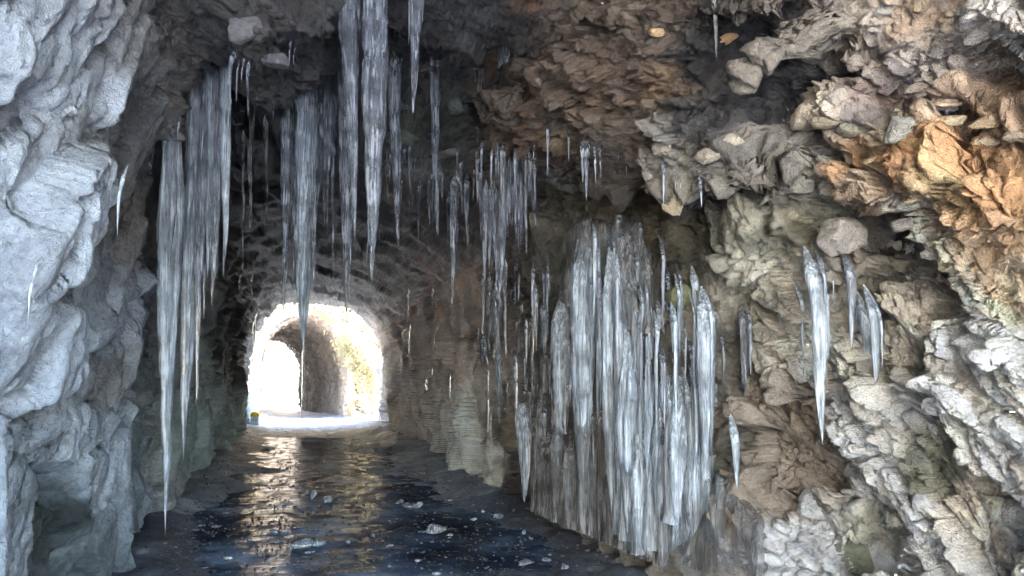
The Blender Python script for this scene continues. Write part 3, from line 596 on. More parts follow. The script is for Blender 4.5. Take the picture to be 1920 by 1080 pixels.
def icicle_mesh(top, tip, r0, seed, mat, kind='cone', flutes=.16, sides=12, lump=.12, back=None, neck=None):
    rs = np.random.RandomState(seed); L = np.linalg.norm(tip-top); nr = int(min(90, max(14, L/.022)))
    t = np.linspace(0, 1, nr); ax = (tip-top)
    if kind == 'cone': prof = (1-t)**.78*.9+.1*(1-t)**.3
    elif kind == 'carrot': prof = np.where(t < .55, 1-.22*t/.55, .78*(1-(t-.55)/.45)**.85)
    elif kind == 'swell': prof = np.interp(t, [0, .3, .42, .6, 1], [.50, .48, 1, .82, 0])**1.0
    elif kind == 'column': prof = .8+.25*np.sin(t*3+seed)*.4+.25*t; prof[-1] = prof[-2]
    else: prof = (1-t)**.5
    flare = 1+.5*np.exp(-t*L/.05) if back is None else (.12+.88*smooth(t*L, -.02, neck or max(.10, r0*4)))
    ln = np.array([vnoise(np.c_[t*L*9+seed, t*0, t*0], seed % 80)[i] for i in range(0)]) if 0 else vnoise(np.c_[t*L*7+seed*1.7, t*0+.5, t*0+.3], seed % 80)+.6*vnoise(np.c_[t*L*24+seed*1.7, t*0+.5, t*0+.3], seed % 83)
    rr = r0*prof*(1+lump*ln)*flare
    rr = np.maximum(rr, .0012 if kind != 'column' else r0*.3); 
    if kind != 'column': rr[-1] = .0006
    wob = np.c_[vnoise(np.c_[t*L*2.2, t*0+seed, t*0], 3), vnoise(np.c_[t*L*2.2, t*0+seed, t*0], 9), t*0]*min(.012, L*.012)
    wob -= wob[0]*(1-t)[:, None]
    if back is not None: wob += back[None]*(np.clip(1-t*L/max(.22, r0*7), 0, 1)**1.6)[:, None]
    C_ = top[None]+ax[None]*t[:, None]+wob
    a = np.linspace(0, 2*math.pi, sides, endpoint=False); k1, k2 = rs.randint(2, 5), rs.randint(3, 7)
    ang = a[None]+.35*vnoise(np.c_[t*L*1.5, t*0, t*0+seed], 5)[:, None]
    rad = rr[:, None]*(1+flutes*np.sin(k1*ang+rs.uniform(0, 6))+flutes*.7*np.sin(k2*ang+rs.uniform(0, 6)))
    P = np.stack([C_[:, None, 0]+rad*np.cos(a), C_[:, None, 1]+rad*np.sin(a), np.repeat(C_[:, 2:3], sides, 1)], -1).reshape(-1, 3)
    i = np.arange(nr*sides).reshape(nr, sides); q = np.stack([i[:-1], i[1:], np.roll(i, -1, 1)[1:], np.roll(i, -1, 1)[:-1]], -1).reshape(-1, 4)
    return P, q
_ic = [0]
def icicle(x0, y0, x1, y1, w, label=None, group=None, depth=None, mat=None, kind='cone', parent=None, name="icicle", hang=False, push=.05, back=False, sides=12, flutes=.18, lump=.12, neck=None):
    _ic[0] += 1; seed = 1000+_ic[0]*13
    if depth is None:
        c, dep, n = rock_at(x0, y0); dep = dep-push*1.1-w/2*dep/FPX*.5; top = place(x0, y0, dep)
    else: dep = depth; top = place(x0, y0, dep)
    if hang:
        zc_ = ceiling_at(top[0], top[1])
        if zc_ > top[2]-.02: top = top.copy(); top[2] = zc_
    dt = dep
    for _ in range(3):
        tip = place(x1, y1, dt); dt = dep+(tip[2]-place(x0, y0, dep)[2])*sp_
    if tip[2] < .0: tip[2] = .0
    up_ = (top-tip); up_ /= np.linalg.norm(up_)
    top2 = top+up_*(.05 if not hang else .12)
    r0 = w*.44*dep/FPX
    back_ = None if hang else (np.zeros(3) if depth is not None else np.array([FWD[0], FWD[1], 0])*(push+.03+r0*1.2))
    P, q = icicle_mesh(top2, tip, r0, seed, mat, kind, sides=sides, flutes=flutes, lump=lump, back=back_, neck=neck)
    org = top.copy(); P = P-org
    o = mesh_np(name, P, q, mat or ICE); o.location = org
    if parent is not None: o.parent = parent; o.location = org-np.array(parent.location)
    else: tag(o, label, "icicle", group)
    return o
def empty(name, loc): o = link(bpy.data.objects.new(name, None)); o.location = loc; o.empty_display_size = .1; return o

# big ones hanging in the open vault
icicle(331, -60, 318, 560, 26, "long knobbly icicle before the left wall, thin upper length of the tallest spike", "tall icicles at the left buttress", depth=6.6, hang=True, kind='carrot', lump=.22)
icicle(324, -60, 311, 1000, 46, "thickest and longest blue-white icicle at left, its tip almost on the road", "tall icicles at the left buttress", depth=6.7, mat=MILKY, kind='swell', lump=.12, hang=True)
icicle(302, 430, 304, 560, 12, "short clear drip beside the thickest left icicle", "tall icicles at the left buttress", depth=6.75)
icicle(357, -60, 359, 125, 24, "short clear icicle from the vault above the left ice curtain", "tall icicles at the left buttress", depth=6.5, hang=True)
icicle(290, 165, 276, 368, 24, "lilac icicle on the left rock face, left of the tall spikes", "icicles on the left wall", mat=ICE, depth=6.6, kind='carrot')
icicle(122, -50, 113, 195, 34, "fat glassy icicle high at the near left wall", "icicles on the left wall", depth=4.6, hang=True, kind='carrot', mat=MILKY)
icicle(118, 180, 96, 330, 16, "slim ice drip continuing under the fat glassy left icicle", "icicles on the left wall", depth=4.7)
icicle(224, 320, 220, 440, 9, "small thin icicle lying against the middle of the left wall", "icicles on the left wall", mat=MILKY, push=.035)
icicle(128, 325, 120, 540, 11, "long thin icicle against the near left slabs", "icicles on the left wall", mat=MILKY, push=.035)
icicle(60, 486, 54, 606, 8, "hooked little icicle at the tip of the near left slab", "icicles on the left wall", mat=MILKY, push=.035)
cur = empty("ice_curtain", place(385, 120, 7.3)); tag(cur, "fused blue-lilac curtain of icicles hanging behind the tall left spikes", "ice curtain")
for a in [(366, 90, 352, 470, 34, 'carrot'), (357, 330, 345, 862, 36, 'carrot'), (378, 130, 367, 760, 24, 'carrot'), (372, 150, 361, 482, 18, 'cone'), (388, 150, 376, 530, 24, 'carrot'), (398, 160, 387, 522, 22, 'cone'), (411, 130, 396, 575, 40, 'carrot'),
          (424, 130, 419, 518, 26, 'carrot'), (404, 140, 401, 470, 24, 'carrot'), (384, 300, 380, 600, 14, 'cone'), (372, 400, 371, 740, 16, 'cone')]:
    icicle(*a[:5], kind=a[5], parent=cur, depth=7.2+random.uniform(-.12, .2), hang=a[1] < 200, mat=MILKY if random.random() < .35 else ICE, flutes=.2)
for k in range(9):
    x = random.uniform(345, 428); l = random.uniform(150, 480); icicle(x+2, 120, x-5, 150+l, random.uniform(5, 11), parent=cur, depth=7.2+random.uniform(-.2, .3), hang=True, mat=ICE, kind='carrot', sides=8)
G_ = "small icicles under the grey vault lip"
for *a, lb in [(436, 88, 427, 162, 18, "stoutest small icicle under the grey vault lip, beside the left curtain"), (446, 105, 443, 190, 6, "thin icicle next to the stoutest one under the grey vault lip"), (463, 110, 464, 216, 8, "longest small icicle under the grey vault lip"), (455, 100, 453, 150, 5, "short thin icicle between two longer ones under the grey vault lip"), (543, 70, 542, 128, 5, "thin drip on the middle of the grey vault lobe"), (551, 80, 550, 122, 4, "shortest drip on the grey vault lobe, right of a longer one")]:
    icicle(*a, label=lb, group=G_, push=.03)
for *a, lb in [(470, 180, 468, 445, 14, "broadest of the faint icicles in the dark vault left of the centre curtain"), (496, 220, 497, 330, 6, "faint short icicle nearest the centre curtain in the dark vault"), (515, 140, 512, 225, 5, "faint highest drip in the dark vault by the centre curtain"), (500, 230, 500, 420, 7, "faint long thread of ice beside the centre curtain"), (456, 250, 455, 520, 8, "faint thread of ice nearest the left curtain, in the dark vault")]:
    icicle(*a, label=lb, group="faint icicles in the dark vault", depth=9.5, hang=False, mat=DULL)
mid = empty("ice_curtain", place(570, 180, 9.5)); tag(mid, "broad grey ice curtain hanging over the far tunnel mouth", "ice curtain")
for a in [(536, 170, 533, 598, 22, 'carrot', 9.4), (556, 190, 549, 560, 18, 'carrot', 9.5), (570, 150, 567, 600, 46, 'carrot', 9.3), (567, 540, 567, 792, 22, 'cone', 9.3), (591, 180, 588, 540, 22, 'carrot', 9.5), (604, 180, 600, 372, 18, 'cone', 9.6),
          (616, 190, 614, 378, 16, 'cone', 9.6), (585, 220, 583, 545, 14, 'cone', 9.4), (612, 160, 608, 420, 16, 'cone', 9.7), (628, 180, 627, 330, 14, 'cone', 9.7), (547, 200, 546, 480, 16, 'carrot', 9.6), (560, 230, 561, 520, 20, 'carrot', 9.5), (577, 200, 577, 560, 18, 'carrot', 9.4)]:
    icicle(*a[:5], kind=a[5], parent=mid, depth=a[6], hang=True, mat=MILKY if a[4] > 40 else ICE, flutes=.2)
for k in range(13):
    x = random.uniform(528, 642); l = random.uniform(80, 380); icicle(x+1, 150, x-1, 180+l, random.uniform(4, 10), parent=mid, depth=9.4+random.uniform(-.2, .4), hang=True, mat=ICE, kind='carrot', sides=8)
icicle(570, 380, 567, 660, 40, parent=mid, depth=9.25, kind='carrot', mat=MILKY)
icicle(650, -60, 664, 450, 50, "massive clear icicle from the vault, left one of the two great spikes at top centre", "great icicles at top centre", depth=7.0, hang=True, lump=.1)
icicle(702, -60, 698, 538, 46, "massive rippled icicle from the vault, right one of the two great spikes at top centre", "great icicles at top centre", depth=6.9, hang=True, kind='carrot', lump=.18, mat=ICE)
icicle(672, -60, 674, 78, 14, "stub icicle in the gap between the two great central spikes", "great icicles at top centre", depth=6.95, hang=True)
icicle(690, 60, 689, 490, 16, "thin icicle fused along the left edge of the right great spike", "great icicles at top centre", depth=6.95, kind='carrot')
icicle(713, 60, 710, 388, 20, "shorter icicle fused along the right edge of the right great spike", "great icicles at top centre", depth=6.9, kind='carrot')
icicle(720, -20, 716, 112, 22, "short icicle at the shoulder of the right great spike", "great icicles at top centre", depth=7.0, hang=True)
icicle(724, 60, 726, 230, 10, "thin beaded icicle just right of the right great spike", "great icicles at top centre", depth=7.3, mat=DULL)
icicle(667, 60, 671, 195, 9, "thin icicle tucked against the left great spike", "great icicles at top centre", depth=7.1)
icicle(784, -60, 775, 212, 36, "bright pointed icicle hanging alone right of the great spikes", "great icicles at top centre", depth=6.9, hang=True, kind='cone', mat=ICE)
icicle(770, -60, 768, 84, 10, "small side icicle touching the lone bright pointed one", "great icicles at top centre", depth=7.0, hang=True)
icicle(646, 230, 648, 604, 28, "long grey icicle behind the left great spike, tip over the far arch", "great icicles at top centre", depth=9.2, hang=True, kind='carrot', mat=ICE)
icicle(657, 300, 655, 560, 10, "thin companion icicle behind the left great spike", "great icicles at top centre", depth=9.2, hang=True)
icicle(738, 268, 746, 468, 34, "grey tapering icicle below the mossy ledge of the vault", "icicles below the mossy vault ledge", depth=9.6, hang=True, lump=.08)
icicle(750, 270, 749, 368, 9, "short icicle right beside the grey tapering one", "icicles below the mossy vault ledge", depth=9.6)
icicle(815, 215, 819, 438, 24, "grey icicle in front of the pale ledge of the vault", "icicles below the mossy vault ledge", depth=9.4, hang=True)
icicle(901, 108, 896, 278, 20, "dim forked icicle high in the vault, left of the brown overhang", "icicles below the mossy vault ledge", depth=9.0, hang=True, mat=DULL)
icicle(892, 100, 891, 155, 12, "stub beside the dim forked icicle", "icicles below the mossy vault ledge", depth=9.0, hang=True, mat=DULL)
rr = random.Random(5)
for k in range(62):
    x = rr.uniform(722, 1010); y = 262+rr.uniform(0, 70); l = rr.choice([20, 30, 45, 60, 90, 120])*rr.uniform(.8, 1.2)
    icicle(x, y, x+rr.uniform(-3, 3), y+l, 3.5+l*.055, label=("small grey icicle below the pale ledge just right of the great spikes" if x < 820 else "small grey icicle in the dense fringe around the beaded one" if x < 935 else "small grey icicle about the foot of the grey curtain"), group=("small icicles below the pale ledge" if x < 820 else "small icicles around the beaded one" if x < 935 else "small icicles at the foot of the grey curtain"), push=.02, mat=rr.choice([ICE, DULL]), sides=8)
icicle(853, 318, 848, 572, 22, "beaded grey icicle standing out from the fringe below the vault ledge", "icicles below the mossy vault ledge", push=.05, lump=.2)
for *a, lb in [(785, 340, 784, 462, 9, "slim icicle well left of the beaded grey one in the fringe"), (840, 360, 841, 462, 11, "icicle touching the beaded grey one on its left"), (875, 328, 877, 474, 14, "pointed icicle just right of the beaded grey one"), (856, 380, 857, 520, 8, "thin icicle hugging the beaded grey one on its right")]:
    icicle(*a, label=lb, group="slim icicles beside the beaded one", push=.05)
right_c = empty("ice_curtain", place(970, 235, 7.9)); tag(right_c, "grey ice curtain hanging just left of the brown overhang", "ice curtain")
for a in [(944, 232, 946, 425, 24), (955, 230, 957, 420, 18), (966, 235, 967, 430, 24), (976, 235, 977, 458, 22), (986, 230, 986, 484, 20), (996, 232, 996, 392, 16), (1005, 232, 1004, 445, 18), (961, 240, 961, 340, 20), (950, 260, 950, 380, 12), (981, 300, 981, 440, 10)]:
    icicle(*a, parent=right_c, depth=7.9+rr.uniform(-.1, .15), kind=rr.choice(['cone', 'carrot']), hang=True, mat=ICE, flutes=.2)
for k in range(18):
    x = rr.uniform(932, 1012); l = rr.uniform(60, 260); icicle(x, 232, x, 245+l, rr.uniform(4, 9), parent=right_c, depth=7.9+rr.uniform(-.1, .2), hang=True, mat=ICE, kind='carrot', sides=8)
lowc = empty("ice_curtain", place(925, 360, 8.4)); tag(lowc, "cluster of long spikes below and left of the grey curtain", "ice curtain")
for a in [(911, 345, 909, 545, 14), (920, 350, 919, 508, 14), (938, 355, 938, 575, 26), (926, 350, 926, 470, 20), (946, 380, 945, 500, 10), (930, 360, 930, 540, 10)]:
    icicle(*a, parent=lowc, depth=8.4+rr.uniform(-.1, .1), kind='carrot', mat=ICE)
for *a, lb in [(1067, 240, 1067, 302, 11, "stubby clear icicle under the left corner of the brown overhang"), (1027, 225, 1026, 342, 8, "slim long drip at the leftmost end of the brown overhang"), (1094, 262, 1093, 342, 15, "thick half of the pair of icicles under the brown overhang"), (1101, 262, 1100, 378, 13, "longest icicle under the brown overhang, right half of the pair"), (1116, 272, 1117, 350, 6, "thin drip just right of the pair under the brown overhang"), (1174, 283, 1175, 329, 6, "lone short drip midway along the brown overhang's lip"), (1160, 280, 1160, 305, 4, "tiniest drip on the brown overhang's lip"), (1125, 275, 1126, 340, 5, "hair-thin drip second right of the pair under the brown overhang")]:
    icicle(*a, label=lb, group="icicles under the brown overhang", push=.02)
for *a, lb in [(1245, 298, 1245, 384, 9, "largest of the fine icicles hanging before the beige block on the shelf"), (1267, 303, 1267, 355, 4, "middle one of the fine icicles before the beige block"), (1276, 310, 1277, 360, 3, "rightmost hair-thin icicle before the beige block")]:
    icicle(*a, label=lb, group="icicles before the beige block", push=.02)
icicle(1315, 325, 1316, 388, 11, "small whitish icicle above the mossy shelf, right of the beige block", "icicles before the beige block", push=.03)
icicle(1340, -30, 1342, 115, 16, "dark wet icicle streak high on the brown overhang", "icicles under the brown overhang", push=.06, mat=DULL)
# fringe of slim drips down the dark wet strip left of the frozen fall
for k in range(72):
    x = rr.uniform(905, 1035); y = rr.uniform(480, 760); l = rr.choice([40, 60, 90, 120, 160])*rr.uniform(.8, 1.2)
    icicle(x, y, x+rr.uniform(-2, 2), y+l, 4+l*.05, label=("slim icicle high on the dark wet rock left of the frozen fall" if y < 610 else "slim icicle low on the dark wet rock left of the frozen fall"), group=("slim icicles high on the dark wet rock" if y < 610 else "slim icicles low on the dark wet rock"), push=.04, mat=rr.choice([ICE, ICE, DULL]), sides=8)
for k in range(8):
    x = rr.uniform(760, 900); y = rr.uniform(540, 720); l = rr.uniform(22, 75)
    icicle(x, y, x+rr.uniform(-2, 2), y+l, 3+l*.05, label="tiny icicle on the fluted rock deeper in the tunnel", group="tiny icicles deeper in the tunnel", push=.05, sides=8)
for k in range(4):
    x = rr.uniform(440, 480); y = rr.uniform(430, 640); l = rr.uniform(22, 60)
    icicle(x, y, x+rr.uniform(-2, 2), y+l, 3+l*.04, label="tiny icicle on the dark left side near the far arch", group="tiny icicles on the dark left side", push=.05, sides=8)
# the frozen fall over the mossy shelf
fall = empty("frozen_waterfall", place(1200, 480, 6.7)); tag(fall, "blue-white frozen waterfall of fused ice columns below the mossy shelf", "frozen waterfall")
FALL = [(1090, 420, 1092, 996, 46, 'carrot'), (1108, 430, 1102, 884, 30, 'carrot'), (1123, 450, 1122, 782, 16, 'cone'), (1148, 440, 1151, 1014, 42, 'carrot'), (1166, 455, 1161, 960, 34, 'carrot'), (1180, 600, 1176, 1000, 46, 'carrot'), (1192, 540, 1191, 822, 22, 'carrot'),
        (1204, 560, 1204, 830, 16, 'cone'), (1210, 720, 1205, 1035, 62, 'column'), (1186, 760, 1182, 1012, 50, 'column'), (1221, 550, 1221, 842, 16, 'cone'), (1246, 740, 1236, 1024, 52, 'carrot'), (1229, 760, 1226, 1030, 40, 'column'), (1276, 680, 1268, 1002, 52, 'carrot'),
        (1292, 700, 1290, 960, 30, 'carrot'), (1258, 700, 1256, 980, 34, 'column'), (1168, 700, 1166, 1000, 36, 'column'), (1172, 470, 1172, 700, 14, 'cone'), (1158, 470, 1158, 720, 16, 'cone'), (1215, 640, 1214, 900, 22, 'carrot'), (1200, 660, 1197, 960, 30, 'carrot')]
for a in FALL:
    icicle(*a[:5], parent=fall, kind=a[5], mat=MILKY, push=.07+rr.uniform(0, .07), flutes=.24, sides=18, neck=rr.uniform(.3, .8))
def ice_sheet_part(xs, ytop, ybot, push, mat, parent, name="ice_sheet"):
    """a rippled sheet of ice lying over the rock between two heights"""
    nx_, nz_ = 150, 60; P = np.zeros((nz_, nx_, 3))
    for i, px in enumerate(np.linspace(xs[0], xs[1], nx_)):
        yt, yb = np.interp(px, *zip(*ytop)), np.interp(px, *zip(*ybot)); dd = [rock_at(px, y)[1] for y in np.linspace(yt, min(yb, 1075), 5)]
        for j, f in enumerate(np.linspace(0, 1, nz_)): P[j, i] = place(px, yt+(yb-yt)*f, np.interp(f, np.linspace(0, 1, 5), dd))
    for _ in range(14): P[:, 1:-1] = (P[:, :-2]+P[:, 1:-1]*2+P[:, 2:])/4
    for _ in range(8): P[1:-1] = (P[:-2]+P[1:-1]*2+P[2:])/4
    q = P.reshape(-1, 3); to_ = np.array([0, 0, EYE])-q; to_[:, 2] = 0; to_ /= np.linalg.norm(to_, axis=1, keepdims=True)
    fl = .045*fbm(q*np.array([1, 1, .10]), 6.5, 3, 901)+.02*fbm(q*np.array([1, 1, .2]), 20, 2, 905); ed = np.minimum(1, np.minimum(np.tile(np.linspace(0, 1, nx_), nz_), 1-np.tile(np.linspace(0, 1, nx_), nz_))*9)*np.minimum(1, np.repeat(np.linspace(0, 1, nz_), nx_)*7)
    q = q+to_*((push+fl)*ed-.06*(1-ed))[:, None]; org = np.array(parent.location)
    return mesh_np(name, q-org, grid_quads(nz_, nx_), mat, parent=parent)
ice_sheet_part((1050, 1240), [(1050, 440), (1090, 395), (1150, 400), (1200, 400), (1240, 560)], [(1050, 600), (1100, 560), (1150, 600), (1240, 640)], .10, DULL, fall)
ice_sheet_part((1140, 1345), [(1140, 640), (1165, 560), (1200, 640), (1225, 720), (1260, 690), (1345, 720)], [(1140, 1018), (1230, 1045), (1300, 1000), (1345, 900)], .10, MILKY, fall)
for k in range(64):
    x = rr.uniform(1072, 1338); y = rr.uniform(400, 620)+max(0, x-1200)*.9; l = rr.uniform(90, 300)
    icicle(x, y, x-1.5, min(y+l, 985), rr.uniform(5, 12), parent=fall, kind='carrot', mat=rr.choice([MILKY, ICE]), push=.12+rr.uniform(0, .06), sides=8)
icicle(1056, 548, 1050, 918, 46, "pale turquoise icicle with a rounded head left of the frozen fall", "large icicles left of the frozen fall", push=.07, kind='carrot', mat=MILKY, sides=16)
icicle(1043, 600, 1037, 892, 22, "slender spike behind the pale turquoise icicle", "large icicles left of the frozen fall", push=.10, kind='carrot')
icicle(1022, 560, 1020, 812, 20, "grey spike left of the pale turquoise icicle", "large icicles left of the frozen fall", push=.06, kind='carrot')
icicle(984, 728, 985, 942, 44, "low broad icicle whose tip meets a round ice lump on the road", "large icicles left of the frozen fall", push=.06, kind='cone', mat=MILKY)
icicle(936, 640, 935, 762, 20, "milky icicle halfway down the wet rock, left of the low broad one", "large icicles left of the frozen fall", push=.1, mat=MILKY)
icicle(1305, 505, 1307, 788, 17, "slim bright icicle right of the frozen fall", "icicles right of the frozen fall", push=.07, kind='carrot', mat=MILKY)
icicle(1326, 545, 1321, 896, 34, "broad lilac icicle right of the slim bright one", "icicles right of the frozen fall", push=.07, kind='carrot', mat=MILKY)
icicle(1337, 570, 1336, 862, 20, "spike fused to the right side of the broad lilac icicle", "icicles right of the frozen fall", push=.07, kind='carrot')
icicle(1396, 570, 1396, 780, 26, "grey icicle hanging before the dark cleft right of the broad lilac one", "icicles right of the frozen fall", push=.06, kind='carrot')
icicle(1408, 580, 1409, 704, 13, "small spike beside the icicle before the dark cleft", "icicles right of the frozen fall", push=.06)
icicle(1380, 790, 1383, 915, 22, "stubby lilac icicle low down above the ice-glazed boulders", "icicles right of the frozen fall", push=.06, mat=MILKY)
icicle(1356, 620, 1357, 720, 8, "thin drip in front of the pale rock right of the lilac icicle", "icicles right of the frozen fall", push=.06)
for *a, lb in [(1238, 565, 1240, 690, 14, "leftmost icicle of the fringe on the mossy bulge at the frozen fall"), (1250, 570, 1251, 705, 16, "longest icicle of the fringe on the mossy bulge"), (1262, 575, 1262, 662, 14, "middle icicle of the fringe on the mossy bulge"), (1274, 520, 1275, 672, 14, "high-starting icicle of the fringe on the mossy bulge"), (1286, 640, 1286, 700, 8, "small low drip right of the mossy bulge"), (1268, 575, 1268, 650, 12, "shortest icicle of the fringe on the mossy bulge")]:
    icicle(*a, label=lb, group="fringe on the mossy dome rock", push=.1, mat=MILKY)
icicle(1530, 468, 1545, 832, 40, "long white icicle hanging from the dome-shaped stone on the right wall", "icicles round the dome-shaped stone", push=.08, kind='carrot', mat=MILKY, sides=16)
icicle(1545, 475, 1549, 580, 14, "short spike beside the long white one under the dome-shaped stone", "icicles round the dome-shaped stone", push=.08)
icicle(1562, 480, 1562, 578, 4, "hair-thin drip under the middle of the dome-shaped stone", "icicles round the dome-shaped stone", push=.12)
icicle(1597, 478, 1597, 652, 26, "grey icicle under the right edge of the dome-shaped stone", "icicles round the dome-shaped stone", push=.06)
icicle(1624, 548, 1632, 772, 36, "white icicle on the wall below and right of the dome-shaped stone", "icicles round the dome-shaped stone", push=.06, mat=MILKY, sides=16)
icicle(1638, 545, 1641, 768, 16, "slim spike fused to the white icicle right of the dome-shaped stone", "icicles round the dome-shaped stone", push=.06, kind='carrot', mat=MILKY)
icicle(1652, 556, 1653, 690, 9, "thin outermost spike of the pair right of the dome-shaped stone", "icicles round the dome-shaped stone", push=.1)
icicle(1504, 530, 1506, 682, 12, "thin icicle left of the long white one on the pale wall", "icicles round the dome-shaped stone", push=.1, mat=MILKY)
# frozen drapery at the foot of the right wall
drape = empty("ice_drapery", place(1100, 900, 6.8)); tag(drape, "dull brown-grey ice columns at the foot of the right wall behind the spikes", "ice drapery")
for k in range(30):
    x = 1000+k*8.6+rr.uniform(-4, 4); yb = 945+(x-1000)*.42; yt = yb-rr.uniform(110, 250)
    icicle(x, yt, x-2, yb+12, rr.uniform(18, 34), parent=drape, kind='column', mat=DULL, push=.05, sides=10, flutes=.2, name="ice_column")

mound = empty("ice_mound", place(1350, 980, 5.6)); tag(mound, "rounded grey ice glazing the boulders at the right end of the frozen fall", "ice mound")
ice_sheet_part((1270, 1440), [(1270, 960), (1300, 905), (1350, 890), (1400, 930), (1440, 970)], [(1270, 1060), (1440, 1085)], .05, DULL, mound, "ice_glaze")

# ------------------------------------------------------------------ things on the road
def lump_mesh(seed, base=ICO2, flat=.7): return stone_verts(seed, 12, flat=flat, rough=.06, base=base, sharp=2), base[1]
for (x, y, w, h_, lab) in [(614, 941, 28, 14, "angular blue ice block at the near edge of the golden reflection"), (588, 936, 12, 18, "small upright ice shard left of the angular block"), (985, 945, 16, 12, "round ice lump under the low broad icicle"),
    (566, 1024, 52, 15, "long pale blue ice slab lying nearest the middle of the road"), (600, 1020, 40, 16, "knobbly ice slab end beside the long pale one"), (765, 951, 42, 12, "flat blue ice plate right of the golden reflection"), (783, 950, 24, 11, "small ice plate at the right end of the flat blue one"),
    (750, 942, 20, 7, "thin ice plate behind the flat blue one"), (813, 1000, 50, 18, "half-sunk translucent ice mound on the right half of the road"), (652, 1018, 12, 9, "glinting ice cube right of the pale slabs"), (575, 925, 10, 8, "little ice stump on the golden reflection"),
    (887, 951, 12, 8, "bright ice shard alone on the dark road, left of two more shards"), (905, 961, 10, 7, "ice shard between the lone shard and the long splinter"), (937, 971, 34, 9, "long white ice splinter near the right wall foot"), (962, 964, 16, 10, "chunky shard at the right end of the white splinter"),
    (890, 975, 16, 5, "flat bright ice flake before the lone shard"), (983, 1000, 16, 9, "clear ice lump in front of the round one"), (985, 1057, 44, 9, "long jagged ice splinter at the bottom edge of the road"), (1028, 1052, 24, 9, "pale ice splinter right of the long jagged one"),
    (1057, 1068, 20, 14, "blocky ice shard nearest the bottom edge"), (303, 1050, 36, 9, "pale ice plate at the foot of the left buttress"), (425, 1050, 22, 9, "small pale ice dome left of the middle of the road"), (380, 1068, 26, 8, "flat ice plate near the bottom left of the road"),
    (700, 1005, 14, 6, "dull ice flake in the middle of the dark road"), (730, 1025, 22, 8, "bright crumbly ice flake right of the glinting cube"), (1132, 988, 16, 10, "grey ice lump at the foot of the frozen fall"), (1090, 984, 16, 9, "small lump where the tallest fall icicle ends"),
    (500, 845, 20, 6, "dark stone on the dry left strip"), (480, 878, 14, 8, "pale orange stone on the left strip")]:
    dk = 'stone' in lab; c = on_floor(x, y, .01); d = float((c-np.array([0, 0, EYE]))@FWD); k = d/FPX; hh = max(h_*k*1.15, .012)
    v, f = lump_mesh(int(x*7+y), ICO3, .25); v = v*np.array([w*k/2, w*k/2*.7, hh/2])*1.1; v[:, 2] = np.maximum(v[:, 2]+hh*.35, -.02)
    yaw_ = rr.uniform(0, 1) ; v = np.c_[v[:, 0]*math.cos(yaw_)-v[:, 1]*math.sin(yaw_), v[:, 0]*math.sin(yaw_)+v[:, 1]*math.cos(yaw_), v[:, 2]]
    o = mesh_np("stone" if dk else "ice_chunk", v, f, ROCK if dk else MILKY, col=np.full((len(v), 3), .12 if 'dark' in lab else .35) if dk else None, wet=np.zeros(len(v)) if dk else None, smooth_=not dk)
    if dk and 'orange' in lab: o.data.attributes['col'].data.foreach_set("color", np.tile([.45, .28, .18, 1], len(v)).astype(np.float32))
    o.location = (c[0], c[1], .006); tag(o, lab, "stone" if dk else "ice chunk", None if dk else "ice chunks on the road")
def scatter(name, n, gen, mat, seed, smooth_=False, col=None):
    rs = np.random.RandomState(seed); Vs, Fs, Cs, b = [], [], [], 0; fv, ff = ico(1)
    for i in range(n):
        px, py, s, fl, cc = gen(rs)
        c = on_floor(px, py, 0); d = (c-np.array([0, 0, EYE]))@FWD; k = d/FPX
        v = fv*(1+rs.uniform(-.35, .35, (len(fv), 1)))*np.array([s*k*rs.uniform(.6, 1.4), s*k*rs.uniform(.6, 1.4), s*k*fl]); v = v+np.array([c[0], c[1], .004+gz_at(c[0], c[1])])
        Vs.append(v); Fs.append(ff+b); b += len(v); Cs.append(np.tile(cc, (len(v), 1)))
    return tag(mesh_np(name, np.concatenate(Vs), np.concatenate(Fs), mat, col=np.concatenate(Cs), wet=np.full(b, .5), smooth_=smooth_), kind='stuff')
_gzg = gz.reshape(len(gy), len(gx))
def gz_at(x, y):
    i = min(len(gy)-1, np.searchsorted(gy, y)); j = min(len(gx)-1, np.searchsorted(gx, x)); return max(0.0, float(_gzg[i, j]))
def on_road(rs):
    py = 806+(1090-806)*rs.uniform(0, 1)**1.1; t = (py-806)/(1050-806); return rs.uniform(470-t*200, 725+t*520), py
def g_gravel(rs):
    px, py = on_road(rs); t = (py-806)/270
    return px, py, rs.uniform(.8, 2.6)*(.5+t), .6, np.array([.10, .09, .085])*rs.uniform(.4, 2.2)
def g_edge(rs):
    py = 812+(1080-812)*rs.uniform(0, 1); t = (py-806)/(1050-806); px = 738+t*505-abs(rs.normal())*(20+t*45) if rs.rand() < .65 else 430-t*130+abs(rs.normal())*(15+t*45)
    return px, py, rs.uniform(1, 3.4)*(.5+t*.8), .7, np.array([.20, .19, .18])*rs.uniform(.4, 1.7)
def g_ice(rs):
    px, py = on_road(rs); 
    if py < 860: py += 60
    t = (py-806)/270; return px, py, rs.uniform(.5, 1.6)*(.5+t)*(4.5 if rs.rand() < .07 else 1), .35, np.array([.6, .6, .6])
scatter("gravel", 1500, g_gravel, ROCK, 3); scatter("wall_foot_rubble", 900, g_edge, ROCK, 4); scatter("ice_crumbs", 1000, g_ice, MILKY, 5)
